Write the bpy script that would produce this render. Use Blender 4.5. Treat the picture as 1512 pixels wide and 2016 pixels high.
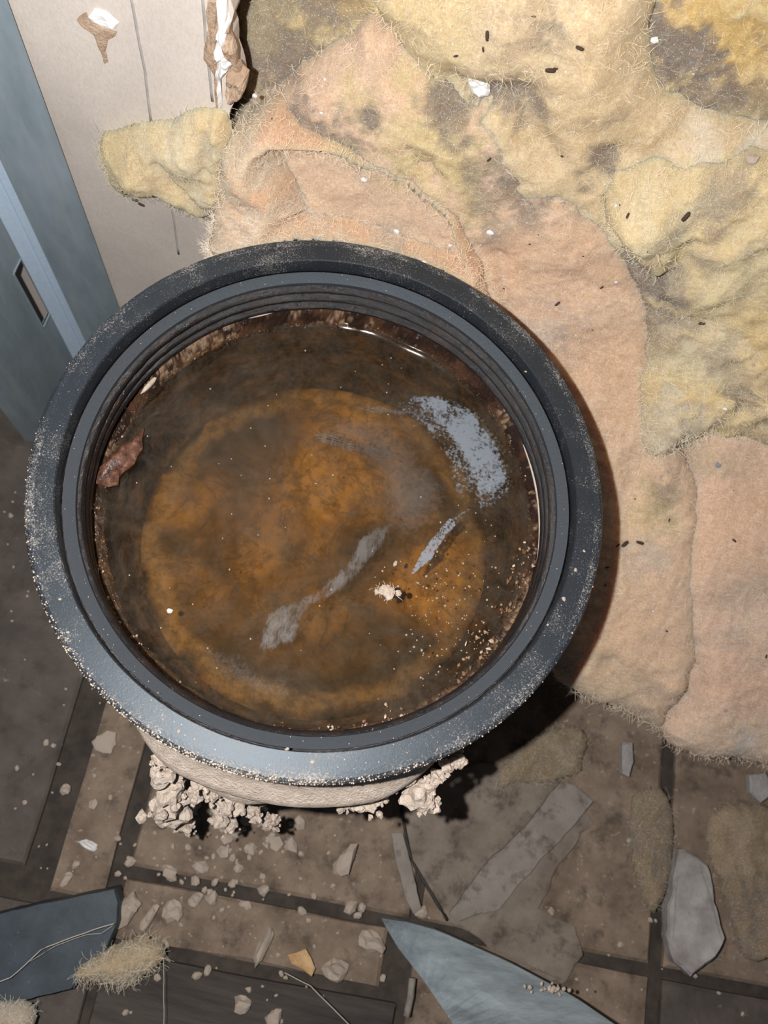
import bpy, bmesh, math, random
import numpy as np
from mathutils import Vector, Matrix
from mathutils.bvhtree import BVHTree

random.seed(7); rng = np.random.default_rng(7)
for o in list(bpy.data.objects): bpy.data.objects.remove(o)
S = bpy.context.scene
COL = S.collection

# ------------------------------------------------------------------ camera
F, CX, CY = 1573.0, 756.0, 1008.0          # focal length and centre of the 1512x2016 frame
CAM = np.array([0.0, 0.0, 0.671])
def cam_basis(nad=(570, 1530), yaw=5.0):
    n = np.array([nad[0]-CX, -(nad[1]-CY), -F]); n /= np.linalg.norm(n)
    Z = -n; fw = np.array([0, 0, -1.0]); Y = fw-fw.dot(Z)*Z; Y /= np.linalg.norm(Y)
    X = np.cross(Y, Z); a = math.radians(yaw)
    Y2 = math.cos(a)*Y-math.sin(a)*X; X2 = np.cross(Y2, Z)
    return np.array([X2, Y2, Z])
R = cam_basis()
cd = bpy.data.cameras.new('camera'); cam = bpy.data.objects.new('camera', cd); COL.objects.link(cam)
M = Matrix(R.tolist()).to_4x4(); M.translation = Vector(CAM); cam.matrix_world = M
cd.sensor_fit = 'VERTICAL'; cd.sensor_height = 36; cd.lens = F/2016*36; cd.clip_start = .01
cd.dof.use_dof = True; cd.dof.focus_distance = .43; cd.dof.aperture_fstop = 12
S.camera = cam

# ------------------------------------------------------------------ light
W = bpy.data.worlds.new('world'); S.world = W; W.use_nodes = True
bg = W.node_tree.nodes['Background']; bg.inputs[0].default_value = (.62, .78, 1, 1); bg.inputs[1].default_value = .05
ld = bpy.data.lights.new('phone_flash', 'POINT'); ld.energy = 15; ld.shadow_soft_size = .004; ld.color = (1, .97, .94)
lo = bpy.data.objects.new('phone_flash', ld); COL.objects.link(lo)
lo.location = Vector((CAM + R @ np.array([-.050, .012, 0])).tolist())
S.view_settings.view_transform = 'Standard'; S.view_settings.look = 'None'
S.view_settings.exposure = 0; S.view_settings.gamma = 1; S.view_settings.use_curve_mapping = False

BC = (-.0214, .1443)                                    # axis of the tub
# ------------------------------------------------------------------ geometry helpers
def ray(px, py):
    d = R @ np.array([px-CX, -(py-CY), -F]); return d/np.linalg.norm(d)
def at(px, py, axis, val):
    d = ray(px, py); return CAM+d*((val-CAM[axis])/d[axis])
def on(px, py, z): return at(px, py, 2, z)

def h3(ix, iy, iz, seed):
    n = (ix*374761393 + iy*668265263 + iz*2147483647 + seed*1274126177) & 0xffffffff
    n = ((n ^ (n >> 13))*1274126177) & 0xffffffff
    n = ((n ^ (n >> 16))*2246822519) & 0xffffffff
    return ((n ^ (n >> 15)) & 0xffffff)/float(0xffffff)
def vnoise(Pn, seed=0):
    Pn = np.asarray(Pn, float); i = np.floor(Pn).astype(np.int64); f = Pn-i; f = f*f*(3-2*f)
    r = 0
    for dx in (0, 1):
        for dy in (0, 1):
            for dz in (0, 1):
                w = (f[:, 0] if dx else 1-f[:, 0])*(f[:, 1] if dy else 1-f[:, 1])*(f[:, 2] if dz else 1-f[:, 2])
                r = r + w*h3(i[:, 0]+dx, i[:, 1]+dy, i[:, 2]+dz, seed)
    return r*2-1
def fbm(Pn, sc, octs=4, seed=0, gain=.5):
    Pn = np.asarray(Pn, float)*sc; a = 1; t = 0; s = 0
    for k in range(octs):
        t = t+a*vnoise(Pn+17.3*k, seed+k*11); s += a; a *= gain; Pn = Pn*2.03
    return t/s

def meshobj(name, v, f, mat=None, parent=None, smooth=True, col=None, attr=None):
    me = bpy.data.meshes.new(name); me.from_pydata([tuple(map(float, p)) for p in v], [], f); me.update()
    if smooth: me.polygons.foreach_set('use_smooth', [True]*len(me.polygons))
    if col is not None:
        a = me.color_attributes.new('Col', 'FLOAT_COLOR', 'POINT')
        c = np.ones((len(v), 4)); c[:, :3] = col; a.data.foreach_set('color', c.ravel())
    if attr is not None:
        a = me.attributes.new('edge', 'FLOAT', 'POINT'); a.data.foreach_set('value', np.asarray(attr, float))
    o = bpy.data.objects.new(name, me); COL.objects.link(o)
    if mat: me.materials.append(mat)
    if parent: o.parent = parent
    return o
def tag(o, label=None, cat=None, group=None, kind=None):
    if label: o['label'] = label
    if cat: o['category'] = cat
    if group: o['group'] = group
    if kind: o['kind'] = kind
    return o
def empty(name, loc):
    o = bpy.data.objects.new(name, None); COL.objects.link(o); o.location = loc; o.empty_display_size = .02
    return o
def sub(name, v, f, mat, root, **k):
    """a part given in world coordinates, parented to an Empty standing at root.location"""
    L = np.array(root.location); 
    return meshobj(name, np.asarray(v, float)-L, f, mat, root, **k)

def lathe(prof, c, n=160, wob=0, seed=0, a0=0, a1=2*math.pi):
    full = abs(a1-a0-2*math.pi) < 1e-6; m = n if full else n+1
    v = []; f = []
    ang = [a0+(a1-a0)*k/n for k in range(m)]
    for r, z in prof:
        for a in ang: v.append((c[0]+r*math.cos(a), c[1]+r*math.sin(a), z))
    v = np.array(v)
    if wob:
        d = fbm(v, 60, 3, seed)*wob; rr = np.hypot(v[:, 0]-c[0], v[:, 1]-c[1])+1e-9
        v[:, 0] += (v[:, 0]-c[0])/rr*d; v[:, 1] += (v[:, 1]-c[1])/rr*d; v[:, 2] += fbm(v, 60, 3, seed+5)*wob
    for j in range(len(prof)-1):
        for k in range(n):
            k2 = (k+1) % m
            f.append((j*m+k, (j+1)*m+k, (j+1)*m+k2, j*m+k2))
    return v, f

def lathe_hard(prof, c, n=220):
    """each profile segment its own band, so that edges between bands stay crisp"""
    return merge([lathe(prof[i:i+2], c, n) for i in range(len(prof)-1)])
def refine(poly, step, jit=0, seed=0, closed=True):
    out = []; n = len(poly)
    for i in range(n if closed else n-1):
        a = np.array(poly[i], float); b = np.array(poly[(i+1) % n], float)
        k = max(1, int(np.linalg.norm(b-a)/step))
        for t in range(k): out.append(a+(b-a)*t/k)
    if not closed: out.append(np.array(poly[-1], float))
    out = np.array(out)
    if jit:
        q = np.c_[out, np.zeros(len(out))] if out.shape[1] == 2 else out
        out[:, 0] += jit*fbm(q, .35/step, 3, seed); out[:, 1] += jit*fbm(q, .35/step, 3, seed+50)
    return out
def chaikin(p, it=2):
    p = np.array(p, float)
    for _ in range(it):
        q = np.roll(p, -1, 0); p = np.stack([.75*p+.25*q, .25*p+.75*q], 1).reshape(-1, p.shape[1])
    return p
def slab(name, px, z, th, mat, parent=None, jit=.0015, seed=1, tilt=(0, 0), step=.004, wave=0):
    """a flat broken piece: outline seen at frame points, lying with its top at height z (+tilt per metre)"""
    P = np.array([on(x, y, z)[:2] for x, y in px]); P = refine(P, step, jit, seed)
    if ((P[:, 0]*np.roll(P[:, 1], -1)-np.roll(P[:, 0], -1)*P[:, 1]).sum()) < 0: P = P[::-1]
    c = P.mean(0); n = len(P)
    zt = z+(P[:, 0]-c[0])*tilt[0]+(P[:, 1]-c[1])*tilt[1]
    if wave: zt = zt+wave*fbm(np.c_[P, zt*0], 40, 2, seed)
    inn = c+(P-c)*(1-min(.0012/max(1e-4, np.ptp(P, 0).min()), .08)*2)
    v = [(*inn[i], zt[i]) for i in range(n)]+[(*P[i], zt[i]-th*.18) for i in range(n)]+[(*P[i], zt[i]-th) for i in range(n)]
    f = [tuple(range(n)), tuple(range(3*n-1, 2*n-1, -1))]
    for i in range(n):
        j = (i+1) % n
        f += [(i, n+i, n+j, j), (n+i, 2*n+i, 2*n+j, n+j)]
    v = np.array(v)
    if parent is not None: v = v-np.array(parent.location)
    return meshobj(name, v, f, mat, parent, smooth=False)
def box(x0, x1, y0, y1, z0, z1):
    v = [(x, y, z) for x in (x0, x1) for y in (y0, y1) for z in (z0, z1)]
    return v, [(0, 1, 3, 2), (4, 6, 7, 5), (0, 4, 5, 1), (2, 3, 7, 6), (0, 2, 6, 4), (1, 5, 7, 3)]
def merge(parts):
    v = []; f = []
    for pv, pf in parts:
        k = len(v); v += list(map(tuple, pv)); f += [tuple(i+k for i in q) for q in pf]
    return v, f
def tube(pts, r, n=5):
    pts = [Vector(p) for p in pts]; v = []; f = []
    for i, p in enumerate(pts):
        t = (pts[min(i+1, len(pts)-1)]-pts[max(i-1, 0)]).normalized()
        a = t.orthogonal().normalized(); b = t.cross(a)
        rr = r[i] if hasattr(r, '__len__') else r
        for k in range(n):
            q = 2*math.pi*k/n; v.append(p+a*rr*math.cos(q)+b*rr*math.sin(q))
    for i in range(len(pts)-1):
        for k in range(n):
            f.append((i*n+k, i*n+(k+1) % n, (i+1)*n+(k+1) % n, (i+1)*n+k))
    f += [tuple(range(n-1, -1, -1)), tuple((len(pts)-1)*n+k for k in range(n))]
    return [tuple(p) for p in v], f
def rock(seed, sub_=2, rough=.45, sq=(1, 1, 1)):
    bm = bmesh.new(); bmesh.ops.create_icosphere(bm, subdivisions=sub_, radius=1)
    v = np.array([p.co[:] for p in bm.verts]); f = [tuple(q.index for q in p.verts) for p in bm.faces]; bm.free()
    v = v*(1+rough*fbm(v+seed*9.1, 1.3, 3, seed))[:, None]*np.array(sq)
    return v, f

# ------------------------------------------------------------------ material helpers
class NB:
    def __init__(s, name):
        s.m = bpy.data.materials.new(name); s.m.use_nodes = True; s.t = s.m.node_tree; s.t.nodes.clear()
        s.out = s.t.nodes.new('ShaderNodeOutputMaterial'); s.co = s.n('ShaderNodeTexCoord').outputs['Object']
    def n(s, typ, ins=None, **kw):
        k = s.t.nodes.new(typ)
        for a, b in kw.items(): setattr(k, a, b)
        for a, b in (ins or {}).items(): s.set(k.inputs[a], b)
        return k
    def set(s, sock, v):
        if isinstance(v, bpy.types.NodeSocket): s.t.links.new(v, sock)
        else: sock.default_value = (*v, 1) if isinstance(v, tuple) and len(v) == 3 and sock.type == 'RGBA' else v
    def noise(s, scale, det=4, rough=.55, co=None, dist=0):
        return s.n('ShaderNodeTexNoise', {'Vector': co or s.co, 'Scale': scale, 'Detail': det, 'Roughness': rough, 'Distortion': dist}).outputs[0]
    def vor(s, scale, feat='F1', co=None, out=0):
        return s.n('ShaderNodeTexVoronoi', {'Vector': co or s.co, 'Scale': scale}, feature=feat).outputs[out]
    def ramp(s, fac, stops, interp='LINEAR'):
        r = s.n('ShaderNodeValToRGB', {'Fac': fac}); e = r.color_ramp.elements; r.color_ramp.interpolation = interp
        while len(e) < len(stops): e.new(.5)
        for k, (p, c) in enumerate(stops):
            e[k].position = p; e[k].color = (*c, 1) if hasattr(c, '__len__') else (c, c, c, 1)
        return r.outputs[0]
    def mix(s, f, a, b, mode='MIX'):
        m = s.n('ShaderNodeMix', data_type='RGBA', blend_type=mode)
        s.set(m.inputs[0], f); s.set(m.inputs[6], a); s.set(m.inputs[7], b); return m.outputs[2]
    def math(s, op, a, b=0):
        m = s.n('ShaderNodeMath', operation=op); s.set(m.inputs[0], a); s.set(m.inputs[1], b); return m.outputs[0]
    def scale(s, v, co=None):
        return s.n('ShaderNodeMapping', {'Vector': co or s.co, 'Scale': v}).outputs[0]
    def bump(s, h, st=.5, d=.001):
        return s.n('ShaderNodeBump', {'Height': h, 'Strength': st, 'Distance': d}).outputs[0]
    def pbsdf(s, col, rough=.6, spec=.5, bump=None, metal=0, extra=None):
        p = s.n('ShaderNodeBsdfPrincipled', {'Base Color': col, 'Roughness': rough, 'Metallic': metal, 'Specular IOR Level': spec})
        if bump: s.set(p.inputs['Normal'], bump)
        for k, v in (extra or {}).items(): s.set(p.inputs[k], v)
        return p.outputs[0]
    def done(s, sh): s.set(s.out.inputs[0], sh); return s.m
    def col(s): return s.n('ShaderNodeVertexColor', layer_name='Col').outputs[0]

def simple(name, c1, c2, scale=80, rough=.8, spec=.3, bump=.4, dist=.001, dust=None, dscale=300, dth=(.62, .7), metal=0, stretch=None, spots=None):
    b = NB(name); co = b.scale(stretch) if stretch else None
    c = b.mix(b.ramp(b.noise(scale, 6, .65, co), [(.3, 0), (.7, 1)]), c1, c2)
    if dust: c = b.mix(b.ramp(b.noise(dscale, 3, .6), [(dth[0], 0), (dth[1], 1)]), c, dust)
    if spots: c = b.mix(b.ramp(b.noise(spots[1], 5, .7), [(.52, 0), (.66, .65)]), c, spots[0])
    return b.done(b.pbsdf(c, rough, spec, b.bump(b.noise(scale*4, 5, .7, co), bump, dist), metal))

# insulation: colour of the fibres per point (dyed binder and dirt), fine relief from stretched noise
b = NB('glass_wool')
mp = lambda r, sc_: b.n('ShaderNodeMapping', {'Vector': b.co, 'Rotation': r, 'Scale': sc_}).outputs[0]
w1 = b.noise(560, 5, .8, mp((.3, .2, .7), (1, .25, .6)), 1.4); w2 = b.noise(640, 5, .8, mp((-.5, .4, -.9), (.25, 1, .7)), 1.4); w3 = b.noise(1500, 2, .7)
g = b.math('ADD', b.math('MULTIPLY', w1, .6), b.math('MULTIPLY', w2, .6))
c = b.mix(b.ramp(g, [(.46, 0), (.74, 1)]), b.mix(.46, b.col(), (.34, .20, .10)), b.mix(.20, b.col(), (1, .93, .82)))
c = b.mix(b.ramp(w3, [(.60, 0), (.71, .85)]), c, (.97, .92, .84))
c = b.mix(b.ramp(b.vor(330), [(.05, 1), (.09, 0)]), c, b.mix(.75, c, (.16, .10, .06)))
hh = b.math('ADD', g, b.math('MULTIPLY', w3, .4))
M_WOOL = b.done(b.pbsdf(c, .95, .15, b.bump(hh, .85, .0022), 0, {'Subsurface Weight': .6, 'Subsurface Radius': (1.0, .55, .24), 'Subsurface Scale': .012, 'Sheen Weight': .1}))
b = NB('wool_fibre'); M_FIBC = b.done(b.pbsdf(b.mix(.45, b.col(), (.95, .88, .74)), .6, .4))
b = NB('white_hair'); M_FIB = b.done(b.pbsdf((.8, .76, .7), .6, .4))
b = NB('grey_fibre'); M_FIBG = b.done(b.pbsdf((.55, .5, .45), .8, .3))

# black plastic with settled dust
def plastic(name, base, rough, dustc, lo_, hi_, bumpst=.15):
    b = NB(name); n1 = b.noise(1300, 3, .8); n2 = b.noise(45, 4, .6); n3 = b.noise(520, 4, .8)
    d = b.ramp(b.math('ADD', b.math('MULTIPLY', n1, .7), b.math('MULTIPLY', n2, .35)), [(lo_, 0), (hi_, 1)])
    sp = b.ramp(b.vor(300), [(.035, 1), (.075, 0)])
    c = b.mix(d, b.mix(n3, base, tuple(x*1.6 for x in base)), dustc); c = b.mix(b.math('MULTIPLY', sp, .8), c, (.75, .68, .6))
    r = b.math('ADD', rough, b.math('MULTIPLY', d, .35))
    return b.done(b.pbsdf(c, r, .62, b.bump(b.math('ADD', n1, n3), bumpst, .0005), 0, {'Specular Tint': (.78, .90, 1, 1)}))
M_RIM = plastic('dusty_black_plastic', (.010, .0125, .0165), .47, (.30, .275, .25), .58, .72)
M_EDGE = plastic('scuffed_plastic_edge', (.012, .015, .020), .48, (.40, .365, .33), .54, .70)
M_LIP = plastic('dull_black_plastic', (.018, .021, .026), .42, (.2, .19, .18), .70, .85)
b = NB('wet_black_plastic'); n1 = b.noise(700, 4, .8); n2 = b.noise(90, 4, .7)
M_WET = b.done(b.pbsdf(b.mix(b.ramp(n2, [(.48, 0), (.72, 1)]), (.006, .006, .008), (.024, .015, .011)), b.ramp(n1, [(.4, .08), (.7, .32)]), .7, b.bump(n1, .6, .0012)))
b = NB('grimy_underwater_wall'); n1 = b.noise(55, 6, .7, b.scale((1, 1, 1.5))); n2 = b.noise(330, 3, .7)
M_GRIME = b.done(b.pbsdf(b.mix(b.ramp(n2, [(.35, 0), (.8, .5)]), b.ramp(n1, [(.38, (.010, .008, .006)), (.50, (.030, .020, .011)), (.64, (.11, .058, .024))]), (.12, .08, .05)), .9, .1, b.bump(n2, .5, .001)))
b = NB('orange_sediment'); n1 = b.noise(17, 5, .6, dist=.3); n2 = b.noise(120, 6, .75); n4 = b.noise(9, 3, .5); vv = b.noise(30, 6, .65, dist=.5)
c = b.ramp(n1, [(.32, (.075, .040, .014)), (.45, (.21, .105, .030)), (.56, (.37, .185, .050)), (.75, (.44, .245, .085))])
vein = b.ramp(b.math('ABSOLUTE', b.math('SUBTRACT', vv, .5)), [(0, 1), (.035, 0)])
c = b.mix(b.math('MULTIPLY', vein, .5), c, (.05, .033, .018))
c = b.mix(b.ramp(n2, [(.45, 0), (.75, .8)]), c, (.10, .06, .025)); c = b.mix(b.ramp(n4, [(.42, .75), (.56, 0)]), c, (.045, .033, .020))
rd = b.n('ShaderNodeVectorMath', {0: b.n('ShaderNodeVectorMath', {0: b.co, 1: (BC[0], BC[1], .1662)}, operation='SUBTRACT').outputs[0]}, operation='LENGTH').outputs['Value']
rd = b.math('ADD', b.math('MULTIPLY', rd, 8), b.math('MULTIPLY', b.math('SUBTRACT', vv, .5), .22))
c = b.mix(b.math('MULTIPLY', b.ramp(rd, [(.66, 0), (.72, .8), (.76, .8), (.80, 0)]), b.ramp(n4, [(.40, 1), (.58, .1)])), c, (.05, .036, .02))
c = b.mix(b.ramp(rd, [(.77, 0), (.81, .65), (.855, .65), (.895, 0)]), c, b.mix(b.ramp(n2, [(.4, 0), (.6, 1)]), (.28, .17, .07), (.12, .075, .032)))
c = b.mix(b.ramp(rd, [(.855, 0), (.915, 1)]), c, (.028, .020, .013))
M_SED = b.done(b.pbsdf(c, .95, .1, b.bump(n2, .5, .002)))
b = NB('murky_water'); fr = b.n('ShaderNodeFresnel', {'IOR': 1.33}).outputs[0]
tr = b.n('ShaderNodeBsdfTransparent', {'Color': (.86, .78, .64)}).outputs[0]
cl = b.noise(30, 9, .78, dist=.4); df = b.n('ShaderNodeBsdfDiffuse', {'Color': b.mix(b.noise(500, 4, .8), (.05, .038, .026), (.19, .15, .115))}).outputs[0]
nn = b.bump(b.noise(120, 2, .5), .06, .001)
gl = b.n('ShaderNodeBsdfGlossy', {'Color': (1, 1, 1), 'Roughness': .13, 'Normal': nn}).outputs[0]
s1 = b.n('ShaderNodeMixShader', {0: b.ramp(cl, [(.42, .05), (.74, .42)]), 1: tr, 2: df}).outputs[0]
M_WATER = b.done(b.n('ShaderNodeMixShader', {0: b.math('MULTIPLY', fr, .6), 1: s1, 2: gl}).outputs[0])
def scum_mat(name, col, thr, gain, sc=260, soft=.05, wisp=False):
    b = NB(name); e = b.n('ShaderNodeAttribute', attribute_name='edge').outputs['Fac']
    n = b.noise(sc, 6, .75); n2 = b.noise(45, 4, .6)
    n = n if not wisp else b.noise(sc, 6, .8, b.scale((1, .35, 1)), 1.2)
    k = b.math('ADD', b.math('MULTIPLY', n, .9), b.math('ADD', b.math('MULTIPLY', n2, .6), b.math('MULTIPLY', e, .55)))
    a = b.math('MULTIPLY', b.ramp(b.math('MULTIPLY', k, .5), [(thr/2, 0), (thr/2+soft, 1)]), gain)
    t = b.n('ShaderNodeBsdfTransparent').outputs[0]; d = b.pbsdf(col, .5, .4)
    return b.done(b.n('ShaderNodeMixShader', {0: a, 1: t, 2: d}).outputs[0])
M_SCUM = scum_mat('pale_scum', (.20, .225, .26), 1.23, .85, 420, .05)  # bluish reflection off the film put into its diffuse colour
M_SCUM3 = scum_mat('sparse_scum', (.19, .21, .24), 1.30, .75, 520, .05)  # same painted bluish sheen, broken into sparser specks
M_SCUM2 = scum_mat('streaky_scum', (.17, .165, .16), 1.17, .5, 260, .12, True)
M_FILM = scum_mat('thin_film', (.16, .145, .13), 1.0, .38, 330, .25)
b = NB('wet_crust'); n1 = b.noise(600, 3, .7); M_CRUST = b.done(b.pbsdf(b.mix(b.math('MULTIPLY', n1, .5), b.col(), (.03, .015, .01)), .28, .5, b.bump(n1, .6, .001)))
b = NB('rust_flake_surface'); n1 = b.noise(160, 5, .7); M_FLAKE = b.done(b.pbsdf(b.ramp(n1, [(.35, (.025, .013, .010)), (.55, (.12, .055, .036)), (.75, (.30, .18, .13))]), .35, .5, b.bump(n1, .7, .0015)))
M_CAKE = simple('caked_plaster_dust', (.56, .45, .365), (.82, .70, .60), 160, .95, .1, .9, .002)
M_CRUMB = simple('plaster_crumb', (.40, .32, .255), (.64, .54, .45), 180, .95, .1, .6, .001)
M_WHITE = simple('white_plaster', (.72, .70, .68), (.92, .91, .9), 120, .9, .2, .5, .001)
M_PAPER = None
b = NB('grey_board_paper'); n1 = b.noise(14, 5, .6); n2 = b.noise(900, 3, .8, b.scale((1, 1, .5))); n3 = b.noise(60, 5, .7)
c = b.mix(b.ramp(n1, [(.3, 0), (.7, 1)]), (.50, .445, .40), (.63, .56, .505))
c = b.mix(b.ramp(n2, [(.4, .0), (.8, .35)]), c, (.26, .23, .2)); c = b.mix(b.ramp(n3, [(.62, 0), (.8, .5)]), c, (.58, .54, .5))
M_PAPER = b.done(b.pbsdf(c, .9, .15, b.bump(n2, .25, .0005)))
M_SEAM = simple('board_seam', (.30, .28, .265), (.42, .39, .36), 120, .9, .15, .3, .0005)
M_KRAFT = simple('torn_brown_paper', (.34, .22, .14), (.58, .44, .33), 110, .95, .1, .9, .002)
b = NB('galvanised_steel'); n1 = b.noise(30, 5, .65, b.scale((1, 1, .35))); n2 = b.noise(500, 3, .7); n3 = b.noise(75, 5, .7, b.scale((1.6, 1.6, .25)))
c = b.mix(b.ramp(n1, [(.3, 0), (.7, 1)]), (.20, .25, .28), (.33, .39, .44)); c = b.mix(b.ramp(n3, [(.5, 0), (.72, .5)]), c, (.38, .40, .38))
M_STEEL = b.done(b.pbsdf(c, b.ramp(n2, [(.3, .36), (.7, .5)]), .5, b.bump(n2, .08, .0004), .15))
b = NB('lit_bend_steel'); n2 = b.noise(400, 3, .7); M_BENDLIT = b.done(b.pbsdf(b.mix(n2, (.40, .52, .66), (.58, .70, .84)), .45, .5, None, .1))  # paler copy of the steel: the bend's flash highlight painted into its colour
M_DROP = simple('dropping', (.030, .017, .012), (.07, .035, .022), 500, .6, .4, .4, .0005)
M_TILE = simple('dirty_brown_tile', (.125, .090, .066), (.27, .205, .155), 34, .9, .2, .5, .001, (.36, .31, .27), 180, (.62, .76), spots=((.055, .042, .033), 48))
M_TILE2 = simple('dark_dirty_tile', (.055, .047, .042), (.12, .10, .088), 22, .8, .3, .5, .001, (.24, .22, .21), 90, (.66, .8), spots=((.055, .042, .033), 48))
M_JOINT = simple('floor_joint_dirt', (.035, .03, .027), (.08, .065, .055), 60, .95, .1, .6, .001)
M_DWOOD = simple('dark_wood', (.03, .026, .024), (.10, .085, .075), 60, .85, .2, .8, .002, stretch=(.12, 1, 1))
M_BLUE = simple('dark_blue_board', (.022, .032, .042), (.055, .072, .088), 40, .5, .4, .2, .0006, (.16, .17, .18), 260, (.68, .8))
M_GWOOD = simple('grey_blue_stick', (.11, .135, .15), (.29, .335, .36), 70, .7, .3, .6, .001, (.50, .46, .42), 420, (.68, .78), stretch=(.2, 1, 1))
M_SHEET = simple('dusty_flat_sheet', (.135, .108, .086), (.25, .21, .175), 34, .9, .2, .3, .0006, spots=((.055, .042, .033), 62))
M_GSHEET = simple('grey_dusty_strip', (.185, .16, .138), (.29, .26, .23), 30, .9, .2, .3, .0006, spots=((.055, .042, .033), 62))
M_SHARD = simple('grey_plaster_shard', (.22, .20, .19), (.40, .38, .37), 60, .9, .2, .8, .0015)
M_TAN = simple('dry_leaf', (.40, .22, .09), (.66, .46, .25), 90, .7, .3, .6, .001)
M_DARK = simple('dark_cord', (.03, .028, .026), (.07, .06, .055), 200, .8, .2, .3, .0005)

# ------------------------------------------------------------------ setting: floor
fl = meshobj('floor', *box(-.9, .95, -.6, .75, -.03, -.006), M_JOINT, smooth=False)
tag(fl, 'dirty brown floor with dark joints around the tub', 'floor', kind='structure')
def tile(x0, x1, y0, y1, mat, seed, top=0.0):
    rr = random.Random(seed); g = .0025
    a = math.radians(3.0); ca, sa = math.cos(a), math.sin(a)
    n = 5; v = []; f = []
    P = [(x0+g, y0+g), (x1-g, y0+g), (x1-g, y1-g), (x0+g, y1-g)]
    P = refine(P, .02, .0012, seed)
    P = np.c_[P[:, 0]*ca-P[:, 1]*sa*1.0, P[:, 0]*sa+P[:, 1]*ca]
    k = len(P); c = P.mean(0)
    v = [(*(c+(p-c)*(1-.003/np.linalg.norm(p-c))), top) for p in P]+[(*p, top-.002) for p in P]+[(*p, -.008) for p in P]
    f = [tuple(range(k))]
    for i in range(k):
        j = (i+1) % k; f += [(i, k+i, k+j, j), (k+i, 2*k+i, 2*k+j, k+j)]
    return meshobj('tile', v, f, mat, fl, smooth=False)
xs = [-.52, -.163, -.108, .02+.30]
TL = [(-.9, -.50, -.10, .32, M_TILE2, 0), (-.495, -.176, -.10, .32, M_TILE2, 0), (-.158, -.114, -.113, .32, M_TILE, 0), (-.106, .115, -.086, .32, M_TILE, 0),
      (.118, .305, -.086, .14, M_TILE, .0005), (.118, .305, .143, .32, M_TILE, 0), (.312, .60, -.086, .20, M_TILE, 0), (.312, .60, .203, .32, M_TILE, 0),
      (-.9, -.23, -.6, -.104, M_TILE2, 0), (-.225, -.108, -.6, -.118, M_TILE2, 0), (-.106, .10, -.135, -.090, M_TILE, 0),
      (-.106, .115, -.6, -.139, M_DWOOD, .001), (.118, .305, -.6, -.090, M_TILE, 0), (.312, .60, -.6, -.090, M_TILE2, .001), (.604, .95, -.6, .32, M_TILE2, 0)]
for i, t in enumerate(TL): tile(*t[:5], i+3, t[5])

# ------------------------------------------------------------------ setting: torn board wall
YW = .315
def wl(px, py, y=YW): p = at(px, py, 1, y); return (p[0], p[2])
edge_px = [(452, -30), (455, 20), (448, 60), (462, 110), (470, 150), (476, 180), (455, 215), (440, 260), (452, 330), (440, 480), (470, 700)]
E2 = [wl(*p) for p in edge_px]
E2 = [(E2[0][0]+.01, .95), (E2[0][0]+.004, .55)]+E2; E2[-1] = (E2[-1][0], max(.02, E2[-1][1])); E2.append((-.10, .0))
ER = refine(E2, .004, .0025, 5, closed=False)
def board(name, y0, y1, pts, mat, parent=None, smooth=False):
    n = len(pts); v = [(p[0], y0, p[1]) for p in pts]+[(p[0], y1, p[1]) for p in pts]
    f = [tuple(range(n)), tuple(range(2*n-1, n-1, -1))]+[(i, n+i, n+(i+1) % n, (i+1) % n) for i in range(n)]
    return meshobj(name, v, f, mat, parent, smooth)
outl = [(-.9, 0), (-.9, .95)]+[tuple(p) for p in ER]
wb = tag(board('wall_back', YW, YW+.0125, outl, M_PAPER), 'grey paper-faced wall board torn along its right edge', 'wall', kind='structure')
tag(meshobj('wall_far', *box(-.9, .95, .405, .418, 0, .95), M_KRAFT, smooth=False), 'brown far face of the wall cavity behind the insulation', 'wall', kind='structure')
# torn paper and white core along the edge, each flap its own piece
def flap(px, y, th, mat, name, seed, jit=.0012):
    P = np.array([wl(*p, y=y) for p in px]); P = refine(P, .0025, jit, seed); n = len(P); c = P.mean(0)
    V = []; f = []; sc_ = [1, 1, .86, .66, .45, .22]
    for q, k in enumerate(sc_):
        T = c+(P-c)*k; nz_ = fbm(np.c_[T, T[:, 0]*0], 170, 4, seed, .65)
        for i in range(n): V.append((T[i, 0], y+.001 if q == 0 else y-th*(.35, .35, .7, .9, 1, 1)[q]+nz_[i]*th*1.1, T[i, 1]))
    for q in range(len(sc_)-1):
        for i in range(n): f.append((q*n+i, (q+1)*n+i, (q+1)*n+(i+1) % n, q*n+(i+1) % n))
    f.append(tuple((len(sc_)-1)*n+i for i in range(n)))
    return meshobj(name, V, f, mat, wb, smooth=False)
flap([(412, -20), (428, -20), (432, 40), (424, 90), (432, 140), (436, 200), (428, 215), (424, 150), (404, 112), (406, 60)], YW, .0022, M_KRAFT, 'torn_paper', 31)
flap([(428, -20), (452, -20), (452, 40), (446, 80), (464, 116), (452, 128), (438, 150), (440, 205), (432, 210), (426, 140), (420, 95), (432, 50)], YW, .0035, M_WHITE, 'exposed_core', 32, .0016)
flap([(452, 128), (470, 115), (488, 140), (486, 165), (470, 190), (450, 200), (446, 160)], YW, .006, M_KRAFT, 'torn_paper', 33, .002)
flap([(440, 60), (454, 50), (470, 95), (466, 125), (450, 110)], YW, .004, M_KRAFT, 'torn_paper', 36, .002)
flap([(172, 30), (185, 15), (212, 22), (235, 45), (228, 55), (200, 48), (180, 40)], YW, .0015, M_WHITE, 'exposed_core', 34)
flap([(152, 38), (172, 25), (180, 42), (205, 55), (232, 62), (215, 78), (208, 100), (214, 122), (206, 126), (196, 95), (186, 70), (172, 50), (158, 46)], YW, .0011, M_KRAFT, 'torn_paper', 35)
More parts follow.
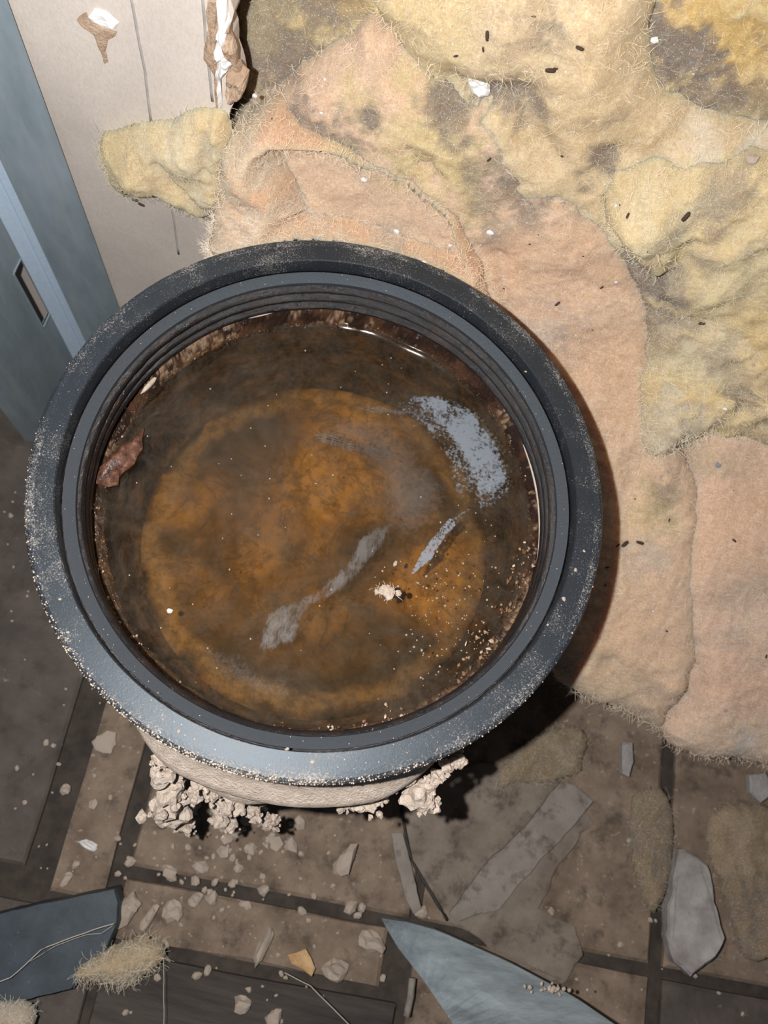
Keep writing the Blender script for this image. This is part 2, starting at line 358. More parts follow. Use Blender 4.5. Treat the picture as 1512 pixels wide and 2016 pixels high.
for line in ([(255, -20), (270, 60), (285, 140), (298, 240)], [(335, 390), (345, 450), (352, 500)], [(398, -20), (404, 70), (418, 200)], [(140, 190), (170, 215), (195, 260)]):
    P = [(*wl(*p),) for p in line]; v, f = tube([(p[0], YW+.0004, p[1]) for p in refine(P, .006, .0006, 3, False)], .0010 if line[0][0] != 140 else .0005)
    meshobj('paper_seam', v, f, M_SEAM, wb)

# ------------------------------------------------------------------ insulation
BC = (-.0214, .1443)                                    # axis of the tub
MAIN = [(-.04, .025), (.03, .066), (.07, .092), (.16, .150), (.255, .202), (.302, .234), (.324, .272), (.339, .338), (.350, .42), (.356, .62)]
WALL = [(.3135, 0.0), (.3135, .8)]
FLOORP = [(-.4, .0), (.4, .0001)]
class Base:
    def __init__(s, prof):
        s.p = np.array(prof, float); d = np.diff(s.p, axis=0); s.l = np.hypot(*d.T); s.s = np.r_[0, np.cumsum(s.l)]
    def pos(s, S_):
        y = np.interp(S_, s.s, s.p[:, 0]); z = np.interp(S_, s.s, s.p[:, 1])
        e = .012; ty = np.interp(S_+e, s.s, s.p[:, 0])-np.interp(S_-e, s.s, s.p[:, 0]); tz = np.interp(S_+e, s.s, s.p[:, 1])-np.interp(S_-e, s.s, s.p[:, 1])
        n = np.hypot(ty, tz)+1e-12; return y, z, -tz/n, ty/n
    def hit(s, px, py):
        d = ray(px, py); best = None
        for i in range(len(s.p)-1):
            a, b2 = s.p[i], s.p[i+1]; t = b2-a
            if i == 0: lo_ = -3
            else: lo_ = -1e-6
            hi_ = 3 if i == len(s.p)-2 else 1+1e-6
            A = np.array([[d[1], -t[0]], [d[2], -t[1]]])
            if abs(np.linalg.det(A)) < 1e-12: continue
            k, u = np.linalg.solve(A, a-CAM[1:])
            if k > 0 and lo_ <= u <= hi_ and (best is None or k < best[0]): best = (k, d[0]*k, s.s[i]+u*s.l[i])
        return best[1], best[2]
def segdist(X, Y, poly, closed=True):
    d = np.full(X.shape, 1e9); n = len(poly); ins = np.zeros(X.shape, bool)
    for i in range(n if closed else n-1):
        a = poly[i]; b2 = poly[(i+1) % n]; e = b2-a; L = e.dot(e)+1e-15
        t = np.clip(((X-a[0])*e[0]+(Y-a[1])*e[1])/L, 0, 1)
        d = np.minimum(d, np.hypot(X-a[0]-t*e[0], Y-a[1]-t*e[1]))
        if closed and abs(e[1]) > 1e-12:
            c = ((a[1] > Y) != (b2[1] > Y)) & (X < e[0]*(Y-a[1])/e[1]+a[0]); ins ^= c
    return d, ins
PEACH = np.array([.78, .485, .30]); PALE = np.array([.76, .59, .43]); YEL = np.array([.72, .565, .26]); GOLD = np.array([.76, .50, .12])
TANC = np.array([.64, .48, .31]); DIRT = np.array([.10, .085, .075]); OLIV = np.array([.24, .20, .09]); PINK = np.array([.80, .545, .40])
BVH_V = []; BVH_F = []
def batt(name, label, cat, poly, base=MAIN, off=0., th=.03, er=.02, amp=.006, sc=26, step=.0017, bumps=(), creases=(), col=PEACH,
         patches=(), seed=1, under=.012, nfib=1500, jit=.004, clip=True, group=None, fibmat=None, fine=.0012, edgefib=.2, lift_=0.):
    nfib = int(nfib*1.9)
    B = Base(base)
    P = np.array([B.hit(*p) for p in poly]); P = refine(chaikin(P, 2), .004, jit, seed)
    lo_ = P.min(0)-.004; hi_ = P.max(0)+.004
    X, Y = np.meshgrid(np.arange(lo_[0], hi_[0], step), np.arange(lo_[1], hi_[1], step))
    d, ins = segdist(X, Y, P); d = np.where(ins, d, -d)
    y, z, ny, nz = B.pos(Y)
    Q = np.stack([X, Y, X*0+seed*3.7], -1).reshape(-1, 3)
    lump = fbm(Q, sc, 4, seed, .5).reshape(X.shape); rid = 1-2*np.abs(fbm(Q+5, sc*1.4, 3, seed+40)).reshape(X.shape)
    fn = fbm(Q, 260, 3, seed+70, .65).reshape(X.shape); md = fbm(Q, 80, 3, seed+90, .6).reshape(X.shape)
    dd = d+.0035*lump
    t = np.clip(dd/er, 0, 1); h = off+th*np.sqrt(1-(1-t)**2)+(amp*lump+.35*amp*rid+.28*amp*md)*np.clip(dd/(.6*er), 0, 1)+fine*fn
    for px, py, r_px, hh in bumps:
        c = B.hit(px, py); c2 = B.hit(px+r_px, py); rr = abs(c2[0]-c[0])
        q = ((X-c[0])**2+(Y-c[1])**2)/rr**2*(1+.5*lump); h = h+hh*np.exp(-q*1.4)
    for line, wpx, dep in creases:
        L = np.array([B.hit(*p) for p in line]); L = refine(L, .004, .003, seed+3, False); ds, _ = segdist(X, Y, L, False)
        w = wpx*.00028; h = h-dep*np.exp(-(ds/w)**2)
    C3 = np.array(col)*np.ones(X.shape+(3,))
    C3 = C3*(1+.10*lump+.07*md)[..., None]
    for pt in patches:
        px, py, r_px, cc, st = pt[:5]; asp = max(.85, pt[5]) if len(pt) > 5 else 1; ang = math.radians(pt[6]) if len(pt) > 6 else 0
        c = B.hit(px, py); c2 = B.hit(px+r_px*1.35, py); rr = abs(c2[0]-c[0])
        u = (X-c[0])*math.cos(ang)+(Y-c[1])*math.sin(ang); w = -(X-c[0])*math.sin(ang)+(Y-c[1])*math.cos(ang)
        q = np.sqrt(u**2+(w*asp)**2)/rr+1.0*md+.6*fn+.4*lump
        a = min(1, st*1.15)*np.clip((1.25-q)/.75, 0, 1)[..., None]; C3 = C3*(1-a)+np.array(cc)*(.85 if isinstance(cc, tuple) else 1)*a
    # grime caught in the hollows of the wool: blotches of their own shape
    gr = np.clip((fbm(Q+31, 38, 4, seed+120, .6).reshape(X.shape)-.22)*3.2, 0, 1)*np.clip(.5+.9*fbm(Q+77, 9, 2, seed+140).reshape(X.shape), 0, 1)
    gr = (.75*gr)[..., None]; C3 = C3*(1-gr)+np.array([.30, .245, .195])*gr
    V = np.stack([X, y+ny*h, z+nz*h], -1)
    if clip:                                            # the wool is pressed down where it meets the tub
        r = np.hypot(V[..., 0]-BC[0], V[..., 1]-BC[1]); dq = np.clip(r-.1505, 0, 1); lim = .266+dq*2.2+lift_
        k = .008; hq = np.clip(.5+.5*(lim-V[..., 2])/k, 0, 1); zq = lim*(1-hq)+V[..., 2]*hq-k*hq*(1-hq)
        wq = np.clip((.175-r)/.018, 0, 1); wq = wq*wq*(3-2*wq); dh = (V[..., 2]-zq)*wq/np.maximum(nz, .4); h = h-dh; V = np.stack([X, y+ny*h, z+nz*h], -1)
    keep = d > -.0005
    if clip:
        r = np.hypot(V[..., 0]-BC[0], V[..., 1]-BC[1])
        lim = np.where(V[..., 2] > .245, .1505, .155)
        keep &= r > lim+.0015*md
    if base is MAIN:                                    # nothing of it inside the board
        inb = (V[..., 0] < E2[4][0]-.004) & (V[..., 1] > YW-.0008) & (V[..., 1] < YW+.03) & (off > -.012)
        V[..., 1] = np.where(inb, YW-.0008, V[..., 1])
    ny_, nx_ = X.shape; idx = -np.ones(X.shape, int)
    cell = keep[:-1, :-1] & keep[1:, :-1] & keep[:-1, 1:] & keep[1:, 1:]
    use = np.zeros(X.shape, bool)
    for a in (0, 1):
        for c in (0, 1): use[a:ny_-1+a, c:nx_-1+c] |= cell
    idx[use] = np.arange(use.sum()); n = use.sum()
    top = V[use]; bh = np.minimum(h, off)-under
    bot = np.stack([X, y+ny*bh, z+nz*bh], -1)[use]
    ii, jj = np.nonzero(cell)
    q = np.stack([idx[ii, jj], idx[ii, jj+1], idx[ii+1, jj+1], idx[ii+1, jj]], 1)
    faces = [tuple(a) for a in q.tolist()]
    e = np.concatenate([q[:, [0, 1]], q[:, [1, 2]], q[:, [2, 3]], q[:, [3, 0]]]); key = {}
    es = np.sort(e, 1); k1 = es[:, 0].astype(np.int64)*n+es[:, 1]; u, inv, cnt = np.unique(k1, return_inverse=True, return_counts=True)
    be = e[cnt[inv] == 1]
    # skirt down to a bottom rim; the underside stays a coarse skin
    bset = np.unique(be); bm_ = {int(v): n+i for i, v in enumerate(bset)}
    verts = np.concatenate([top, bot[bset]])
    faces += [(int(b2), int(a), bm_[int(a)], bm_[int(b2)]) for a, b2 in be]
    # underside
    nb = len(verts); sel = cell[::4, ::4]; vid = {}; uv = []; uf = []
    botf = np.stack([X, y+ny*bh, z+nz*bh], -1)
    for a, c in zip(*np.nonzero(cell[:-4:4, :-4:4])):
        i0, j0 = a*4, c*4; ks = []
        if not (use[i0, j0] and use[i0+4, j0] and use[i0, j0+4] and use[i0+4, j0+4]): continue
        for di, dj in ((0, 0), (4, 0), (4, 4), (0, 4)):
            k = (i0+di, j0+dj)
            if k not in vid: vid[k] = nb+len(uv); uv.append(botf[k])
            ks.append(vid[k])
        uf.append(tuple(ks))
    if uv: verts = np.concatenate([verts, np.array(uv)]); faces += uf
    C3 = np.clip(C3, .01, 1); cc = C3[use]; cols = np.concatenate([cc, cc[bset], np.tile(np.array(col), (len(uv), 1))])
    root = empty(name, tuple(top.mean(0)))
    tag(root, label, cat, group)
    sub('wool', verts, faces, M_WOOL, root, col=np.clip(cols, .01, 1))
    k0 = len(BVH_V); BVH_V.extend(map(tuple, verts)); BVH_F.extend([tuple(i+k0 for i in f_) for f_ in faces])
    # loose fibres
    if nfib:
        G = np.gradient(V, axis=(0, 1)) if False else None
        vi = np.argwhere(use); dv = d[use]
        near = np.nonzero(dv < .010)[0]; ne = int(nfib*edgefib) if len(near) else 0
        pick = np.r_[rng.integers(0, len(vi), nfib-ne), rng.choice(near, ne) if ne else []].astype(int)
        fv = []; ff = []; fc = []
        for m, pk in enumerate(pick):
            i, j = vi[pk]; p = top[pk]; nrm = np.array([0, ny[i, j], nz[i, j]]); tx = np.array([1., 0, 0]); ty = np.cross(nrm, tx)
            a = rng.uniform(0, 2*math.pi); L = rng.uniform(.003, .009); ben = rng.uniform(-1.6, 1.6); lift = rng.uniform(.02, .35) if dv[pk] > .006 else rng.uniform(.1, .7)
            wd = rng.uniform(.00003, .00008); q = p-nrm*.0006; k = len(fv)
            for s_ in range(4):
                dirv = tx*math.cos(a)+ty*math.sin(a); sd = np.cross(nrm, dirv)
                fv += [q-sd*wd, q+sd*wd]; fc += [cc[pk], cc[pk]]
                q = q+(dirv+nrm*lift*(1-.75*s_))*L/3; a += ben/3
            for s_ in range(3): ff.append((k+2*s_, k+2*s_+1, k+2*s_+3, k+2*s_+2))
        fo = sub('loose_fibres', fv, ff, fibmat or M_FIBC, root, col=np.array(fc)); fo['kind'] = 'stuff'
    return root
G1 = 'slumped insulation'
batt('insulation_batt', 'dirty olive-grey insulation packed in the cavity behind the torn board edge, filling the top corner', 'insulation',
     [(430, -90), (1600, -90), (1600, 330), (1300, 300), (1000, 260), (800, 300), (560, 330), (440, 280)], off=-.034, th=.022, er=.012, amp=.006, sc=22, col=YEL, seed=2, under=.01, nfib=1200,
     patches=[(560, 60, 130, OLIV, .85, .8), (520, 140, 70, DIRT, .75), (640, 30, 55, DIRT, .6), (600, 150, 50, DIRT, .5), (480, 60, 40, (.5, .42, .2), .5), (800, 10, 90, GOLD, .4), (1400, 60, 130, GOLD, .95), (1480, 130, 80, (.85, .55, .12), .8),
              (1320, 110, 45, DIRT, .85), (1340, 170, 50, DIRT, .85), (1410, 215, 60, DIRT, .7, 1.6, -30), (1470, 230, 60, DIRT, .5)], clip=False)
batt('insulation_batt', 'tan yellow insulation mat across the upper right, its edge curling over a dark pocket', 'insulation',
     [(700, 30), (720, -60), (900, -90), (1280, -80), (1290, 20), (1282, 145), (1330, 195), (1375, 232), (1450, 255), (1600, 290), (1600, 560), (1300, 620), (1000, 420), (850, 240), (770, 110)],
     off=-.022, th=.032, er=.034, amp=.0055, sc=24, col=TANC*.4+YEL*.45+PALE*.25, seed=3, under=.006, nfib=2600,
     bumps=[(1180, 120, 120, .005), (1010, 60, 90, .004), (1400, 330, 110, .006)],
     creases=[([(905, 150), (960, 175), (1030, 170), (1060, 250), (1090, 290)], 30, .009), ([(1170, 330), (1205, 290), (1280, 300), (1340, 270)], 30, .006), ([(1080, -20), (1095, 90)], 30, .004)],
     patches=[(870, 30, 100, YEL, .6), (1050, 20, 60, (.45, .33, .2), .6), (1095, 40, 30, DIRT, .55, .5), (1150, 190, 130, (.82, .58, .28), .5), (1010, 175, 50, DIRT, .7, 1.5), (950, 160, 30, DIRT, .5), (1180, 310, 35, DIRT, .75),
              (1440, 340, 70, YEL, .4), (1430, 345, 25, DIRT, .5), (1480, 300, 30, (.9, .82, .7), .6), (1200, 205, 30, DIRT, .3, 2, 30), (1370, 300, 40, (.95, .85, .7), .6)])
batt('insulation_batt', 'pale peach and yellow insulation fold running from the torn board down past the tub', 'insulation',
     [(430, 260), (500, 200), (560, 165), (640, 105), (700, 60), (730, 55), (800, 105), (890, 145), (905, 185), (1000, 175), (1052, 235), (1085, 280), (1140, 330), (1205, 400), (1265, 470), (1310, 570), (1324, 650), (1320, 780), (1345, 880),
      (1390, 960), (1390, 1080), (1390, 1220), (1372, 1330), (1345, 1375), (1305, 1440), (1262, 1425), (1200, 1395), (1105, 1362), (1050, 1250), (1000, 1000), (900, 700), (600, 480), (430, 460)],
     off=-.013, th=.026, er=.022, lift_=-.012, amp=.005, sc=22, col=PEACH*.55+PALE*.45, seed=4, under=.012, nfib=4200,
     bumps=[(840, 240, 90, .004), (880, 300, 80, .005), (1100, 480, 80, .004), (1180, 1330, 90, .006), (1150, 600, 60, .003), (1225, 700, 40, .004), (1330, 1340, 30, .006)],
     creases=[([(640, 130), (700, 105), (770, 110), (830, 150), (880, 165)], 22, .004), ([(880, 290), (930, 330), (960, 400)], 18, .003), ([(985, 470), (995, 560), (1010, 640)], 14, .004), ([(1030, 380), (1080, 330), (1150, 340)], 26, .003),
              ([(1240, 900), (1215, 1000), (1240, 1080)], 30, .004), ([(1180, 1290), (1240, 1320), (1300, 1370)], 20, .004), ([(1100, 700), (1130, 720)], 25, .004)],
     patches=[(840, 230, 90, YEL, .8), (770, 230, 60, YEL, .5), (890, 300, 70, YEL, .9), (930, 370, 60, YEL, .7, 1.6, -45), (650, 235, 50, DIRT, .7, 1.6, -20), (745, 212, 22, DIRT, .8, .6), (860, 185, 40, DIRT, .6, 2), (700, 250, 60, DIRT, .45, 1.5, -20),
              (900, 200, 40, DIRT, .6), (965, 350, 45, DIRT, .4, .6), (975, 440, 40, DIRT, .6), (1075, 345, 60, DIRT, .65, 1.4, -20), (1045, 395, 28, DIRT, .7), (970, 300, 40, DIRT, .35), (1110, 670, 45, DIRT, .6, .8), (1075, 600, 70, (.80, .70, .66), .6), (1000, 500, 60, PEACH, .8),
              (1100, 520, 110, PEACH, .7), (1180, 720, 80, PEACH, .6), (1290, 975, 28, DIRT, .75, .6), (1262, 1010, 45, YEL, .5, .7), (1265, 1080, 35, (.66, .58, .5), .5), (1230, 1370, 90, (.42, .36, .28), .45, 2, -25), (1200, 1250, 70, PEACH, .4), (1150, 1340, 70, TANC, .5)])
batt('insulation_batt', 'lumpy bright yellow insulation wad at the right, dark dirt in its creases', 'insulation',
     [(1195, 330), (1250, 290), (1330, 300), (1420, 280), (1620, 310), (1620, 890), (1512, 885), (1455, 870), (1400, 852), (1345, 872), (1290, 895), (1255, 892), (1242, 820), (1250, 730), (1258, 620), (1243, 540), (1215, 480), (1196, 420)],
     off=-.004, th=.030, er=.020, amp=.009, sc=34, col=YEL*.85+PALE*.2, seed=5, under=.008, nfib=3800,
     bumps=[(1275, 390, 75, .012), (1420, 520, 80, .006), (1340, 740, 90, .007), (1480, 780, 70, .007), (1450, 420, 60, .005), (1290, 830, 50, .004)],
     creases=[([(1215, 430), (1245, 480), (1290, 500), (1330, 480), (1365, 425)], 20, .010), ([(1260, 600), (1300, 570), (1380, 590)], 24, .005), ([(1430, 680), (1440, 780), (1380, 850)], 22, .006), ([(1290, 530), (1310, 560)], 24, .006), ([(1400, 850), (1460, 820), (1520, 830)], 14, .004), ([(1500, 350), (1440, 400), (1400, 420)], 18, .004)],
     patches=[(1235, 470, 38, DIRT, .85), (1285, 500, 42, DIRT, .9), (1300, 525, 35, DIRT, .85), (1335, 525, 25, DIRT, .7), (1355, 425, 20, DIRT, .6, 1.5, 60), (1275, 580, 45, DIRT, .65, 1.4), (1350, 590, 35, DIRT, .6, 2, -10), (1290, 640, 50, DIRT, .5), (1275, 690, 50, (.5, .42, .3), .5),
              (1440, 740, 42, DIRT, .55, .6), (1430, 690, 40, (.45, .38, .28), .5), (1315, 390, 22, DIRT, .7), (1390, 445, 26, DIRT, .6), (1405, 400, 22, DIRT, .5), (1340, 385, 16, DIRT, .6), (1440, 330, 35, (.35, .29, .2), .6), (1480, 620, 80, GOLD, .45), (1310, 760, 50, GOLD, .35), (1330, 700, 60, (.9, .76, .42), .6), (1450, 480, 70, (.92, .78, .45), .6), (1400, 640, 60, (.92, .8, .55), .6), (1290, 390, 60, (.92, .8, .5), .6), (1300, 850, 55, (.72, .66, .52), .6), (1480, 830, 40, (.45, .35, .2), .5)])
batt('insulation_batt', 'smooth salmon pink insulation batt hanging at the lower right over the floor', 'insulation',
     [(1345, 900), (1365, 830), (1420, 800), (1620, 790), (1620, 1530), (1500, 1512), (1440, 1500), (1380, 1497), (1330, 1478), (1296, 1440), (1340, 1390), (1352, 1300), (1300, 1240), (1315, 1100), (1335, 980)],
     off=-.016, th=.030, er=.024, amp=.003, sc=16, col=PINK, seed=6, under=.012, nfib=2400,
     bumps=[(1440, 1080, 110, .004)], creases=[([(1340, 1180), (1430, 1190), (1530, 1150)], 45, .003), ([(1345, 1380), (1370, 1340), (1355, 1290)], 14, .005), ([(1350, 930), (1345, 1080)], 16, .002)],
     patches=[(1440, 1030, 110, PEACH, .5), (1450, 1430, 110, (.66, .53, .40), .6, 2), (1440, 1330, 90, (.84, .52, .36), .5, 2), (1450, 1440, 20, (.55, .55, .58), .5), (1410, 920, 30, DIRT, .35, 2), (1340, 925, 40, (.5, .42, .34), .5), (1390, 900, 60, TANC, .6, 2), (1500, 1180, 70, (.75, .6, .48), .6)])
batt('insulation_batt', 'peach orange insulation roll curving tightly around the back of the tub', 'insulation',
     [(415, 470), (428, 400), (440, 330), (445, 255), (480, 215), (540, 186), (590, 207), (640, 236), (700, 255), (735, 275), (790, 305), (838, 330), (885, 370), (920, 412), (945, 455), (962, 505), (975, 560), (990, 620), (1010, 680), (900, 800), (600, 650), (430, 600)],
     off=-.010, th=.050, er=.016, lift_=.010, amp=.0045, sc=24, col=PEACH*np.array([1, .94, .86]), seed=8, under=.03, nfib=3200,
     bumps=[(560, 300, 90, .004), (820, 420, 80, .005), (620, 420, 110, .003)],
     creases=[([(690, 290), (705, 330), (690, 370)], 22, .005), ([(680, 370), (710, 410), (760, 470)], 20, .004), ([(440, 300), (500, 330), (560, 320)], 30, .003), ([(900, 400), (945, 470)], 16, .002)],
     patches=[(700, 320, 34, (.50, .45, .40), .75, .8), (655, 345, 34, (.52, .46, .40), .7, 1.3), (640, 360, 30, (.5, .44, .4), .5), (470, 250, 60, (.66, .56, .36), .8, .7), (455, 340, 50, (.62, .52, .36), .6, .6), (520, 250, 50, PALE, .5), (480, 440, 90, PALE, .6), (440, 470, 50, (.55, .42, .3), .5), (700, 255, 60, YEL, .5, 2, -25), (800, 400, 110, (.92, .56, .34), .6), (785, 450, 22, (.5, .38, .28), .6), (600, 470, 130, PALE, .5, 2)])
tf = batt('insulation_tuft', 'pale yellow insulation tuft clinging to the grey board beside the steel stud', 'insulation',
     [(195, 270), (230, 252), (280, 238), (345, 232), (372, 222), (400, 207), (428, 212), (455, 235), (462, 300), (448, 380), (430, 414), (398, 408), (352, 372), (318, 352), (292, 362), (262, 372), (232, 352), (206, 318)],
     base=WALL, off=-.002, th=.017, er=.013, amp=.006, sc=40, step=.0013, col=YEL*.75+PALE*.3, seed=9, under=.0, nfib=1500, jit=.003, clip=False,
     creases=[([(330, 290), (370, 330), (420, 380)], 12, .005), ([(415, 220), (418, 300)], 10, .005), ([(290, 350), (330, 345)], 12, .004)], bumps=[(380, 280, 40, .006), (270, 300, 50, .004)],
     patches=[(330, 352, 34, DIRT, .75, 1.7, -20), (365, 368, 30, DIRT, .5), (250, 300, 60, YEL, .7), (420, 260, 14, DIRT, .5, .5), (330, 320, 20, (.6, .4, .25), .4), (420, 380, 40, (.92, .82, .58), .7), (360, 260, 50, (.92, .82, .56), .6), (215, 330, 30, (.4, .36, .24), .5)])

# ------------------------------------------------------------------ steel stud
st = tag(empty('metal_stud', (-.274, .30, 0)), 'blue-grey galvanised steel stud standing against the board at the left', 'stud')
ZT = .95
def strip(p0, p1, th, z0=0, z1=ZT):
    a = np.array(p0); b2 = np.array(p1); t = (b2-a)/np.linalg.norm(b2-a); n = np.array([-t[1], t[0]])*th
    v = [(*p, z) for p in (a, b2, b2+n, a+n) for z in (z0, z1)]
    return v, [(0, 2, 3, 1), (2, 4, 5, 3), (4, 6, 7, 5), (6, 0, 1, 7), (0, 6, 4, 2), (1, 3, 5, 7)]
sub('flange', *merge([strip((-.229, .3118), (-.274, .3108), -.0010)]), M_STEEL, st, smooth=False)
sub('bend', *merge([strip((-.274, .3108), (-.2755, .3092), -.001), strip((-.2755, .3092), (-.2860, .3003), -.001), strip((-.2775, .3069), (-.2783, .3062), .0007)]), M_BENDLIT, st, smooth=False)
zh0, zh1 = .078, .150; yh0, yh1 = .2865, .2996
wx = [(-.2860, .3003), (-.2862, yh1), (-.2865, yh0), (-.2870, .2155)]
sub('web', *merge([strip(wx[0], wx[1], -.001), strip(wx[1], wx[2], -.001, 0, zh0), strip(wx[1], wx[2], -.001, zh1, ZT), strip(wx[2], wx[3], -.001)]), M_STEEL, st, smooth=False)
sub('hole_rim', *merge([box(-.2880, -.2855, yh0-.001, yh0, zh0, zh1), box(-.2880, -.2850, yh0, yh1, zh0-.0015, zh0), box(-.288, -.2855, yh0, yh1, zh1, zh1+.001)]), M_STEEL, st, smooth=False)
sub('front_flange', *merge([strip((-.2870, .2155), (-.2975, .2145), -.0012)]), M_STEEL, st, smooth=False)

# ------------------------------------------------------------------ the tub
ZR = .283
tub = tag(empty('drain_tub', (BC[0], BC[1], 0)), 'round black plastic tub with a wide dusty rim standing among the insulation', 'tub')
sub('rim', *lathe_hard([(.1338, ZR-.0098), (.1340, ZR-.0008), (.1346, ZR), (.1436, ZR-.0002)], BC), M_RIM, tub)
sub('rim_edge', *lathe_hard([(.1436, ZR-.0002), (.1464, ZR-.0004), (.1481, ZR-.0011), (.1489, ZR-.0026), (.1490, ZR-.0065), (.1480, ZR-.0092), (.1455, ZR-.0095)], BC), M_EDGE, tub)
sub('groove', *lathe_hard([(.1338, ZR-.0098), (.1336, ZR-.0120), (.1330, ZR-.0120), (.1328, ZR-.0098)], BC), M_WET, tub)
sub('seat_ledge', *lathe_hard([(.1328, ZR-.0098), (.1270, ZR-.0119), (.1266, ZR-.0140)], BC), M_LIP, tub)
for k, (zc, r) in enumerate([(ZR-.0165, .1266), (ZR-.0255, .1268), (ZR-.0345, .1272)]):
    pr = [(r+.0006, zc+.0032), (r-.0012, zc+.0020), (r-.0028, zc+.0006), (r-.0028, zc-.0008), (r-.0010, zc-.0022), (r+.0008, zc-.0032)]
    sub('thread_ridge', *lathe(pr, BC, 220, .0003, 60+k), M_WET, tub)
sub('inner_wall', *lathe([(.1270, ZR-.0125), (.1274, .262), (.1278, .245), (.1282, .226)], BC, 200), M_WET, tub)
sub('lower_wall', *lathe([(.1282, .226), (.1275, .215), (.125, .195), (.121, .178), (.1165, .168), (.112, .1645), (.0, .1640)], BC, 200, .0006, 9), M_GRIME, tub)
sub('outer_wall', *lathe([(.1455, ZR-.0095), (.1450, .252), (.1465, .240), (.1480, .233), (.1485, .2285), (.1485, .222), (.1475, .219), (.1475, .205), (.1480, .2), (.1480, .192), (.1470, .188), (.1490, .02), (.152, .0)], BC, 200, .0004, 12), M_LIP, tub)
def taper(v, a0, a1, span=26):
    v = np.array(v); a = np.degrees(np.arctan2(v[:, 1]-BC[1], v[:, 0]-BC[0])); r = np.hypot(v[:, 0]-BC[0], v[:, 1]-BC[1])
    w = np.clip(np.minimum(a-a0, a1-a)/span, 0, 1); w = w*w*(3-2*w); rn = .1455+(r-.1455)*(w+.35*(1-w)*0)
    v[:, 0] = BC[0]+(v[:, 0]-BC[0])*rn/r; v[:, 1] = BC[1]+(v[:, 1]-BC[1])*rn/r; return v
# dust caked on the shoulder at the near side
v, f = lathe([(.1462, .262), (.1490, .2475), (.1530, .2395), (.1575, .2355), (.1600, .2310), (.1604, .2260), (.1588, .2225), (.1560, .2215)], BC, 260, .0009, 14, math.radians(-127), math.radians(-40))
sub('caked_dust', taper(v, -127, -40), f, M_CAKE, tub)
v, f = lathe([(.1570, .2160), (.1610, .2110), (.1640, .2060), (.1640, .2), (.1600, .197)], BC, 160, .0016, 15, math.radians(-118), math.radians(-66))
sub('dust_ledge', taper(v, -118, -66), f, M_CAKE, tub)
# grains along the outer rim edge
parts = []
for k in range(1300):
    a = math.radians(-100+random.gauss(0, 30)); r = .1489-abs(random.gauss(0, .0014 if k % 4 else .005)); s = random.uniform(.0001, .00042)*(1.3 if k % 4 else .7)
    rv, rf = rock(k % 7, 1, .4); parts.append((rv*s+np.array([BC[0]+r*math.cos(a), BC[1]+r*math.sin(a), ZR-.0004+s*.2-(.0015 if r > .1478 else 0)]), rf))
sub('rim_grit', *merge(parts), M_CRUMB, tub)['kind'] = 'stuff'

# sediment, water, scum
n_r, n_a = 46, 180; v = []; f = []
for i in range(n_r+1):
    r = .1125*(i/n_r)
    for k in range(n_a): a = 2*math.pi*k/n_a; v.append((BC[0]+r*math.cos(a), BC[1]+r*math.sin(a), .1662))
v = np.array(v); rr = np.hypot(v[:, 0]-BC[0], v[:, 1]-BC[1])/.1125
v[:, 2] += (.0035*fbm(v, 35, 4, 77)+.0012*fbm(v, 150, 2, 78))*np.clip((1-rr)*6, 0, 1)+.002*np.clip((1-rr)*8, 0, 1)
f = [(i*n_a+k, (i+1)*n_a+k, (i+1)*n_a+(k+1) % n_a, i*n_a+(k+1) % n_a) for i in range(n_r) for k in range(n_a)]
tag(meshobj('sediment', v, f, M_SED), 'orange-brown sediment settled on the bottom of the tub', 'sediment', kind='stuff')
ZWA = .2300; v = []; n_r = 60
rad = list(np.linspace(0, .118, 40))+list(np.linspace(.1188, .1279, 21)); n_r = len(rad)-1; n_a = 240
for r in rad:
    for k in range(n_a): a = 2*math.pi*k/n_a; v.append((BC[0]+r*math.cos(a), BC[1]+r*math.sin(a), ZWA))
v = np.array(v); rr = np.hypot(v[:, 0]-BC[0], v[:, 1]-BC[1]); ph = np.arctan2(v[:, 1]-BC[1], v[:, 0]-BC[0])
edge = .1238+.0024*fbm(np.c_[np.cos(ph), np.sin(ph), ph*0], 6, 3, 5)
v[:, 2] += .0042*np.exp(-np.clip(edge-rr, 0, 1)/.0040)
f = [(i*n_a+k, (i+1)*n_a+k, (i+1)*n_a+(k+1) % n_a, i*n_a+(k+1) % n_a) for i in range(n_r) for k in range(n_a)]
tag(meshobj('water', v, f, M_WATER), 'murky brown water standing in the black tub', 'water', kind='stuff')
def scum(label, px, mat, step=.0012, feather=.006, dz=.0004, jit=.002, seed=1):
    P = np.array([on(*p, ZWA)[:2] for p in px]); P = refine(chaikin(P, 2), .003, jit, seed)
    lo_ = P.min(0); hi_ = P.max(0); X, Y = np.meshgrid(np.arange(lo_[0], hi_[0], step), np.arange(lo_[1], hi_[1], step))
    d, ins = segdist(X, Y, P); ins &= np.hypot(X-BC[0], Y-BC[1]) < .121; idx = -np.ones(X.shape, int); idx[ins] = np.arange(ins.sum())
    V = np.stack([X, Y, X*0+ZWA+dz], -1)[ins]; cell = ins[:-1, :-1] & ins[1:, :-1] & ins[:-1, 1:] & ins[1:, 1:]; ii, jj = np.nonzero(cell)
    F_ = np.stack([idx[ii, jj], idx[ii, jj+1], idx[ii+1, jj+1], idx[ii+1, jj]], 1).tolist()
    o = meshobj('surface_scum', V, [tuple(q) for q in F_], mat, attr=np.clip(d[ins]/feather, 0, 1))
    return tag(o, label, 'scum')
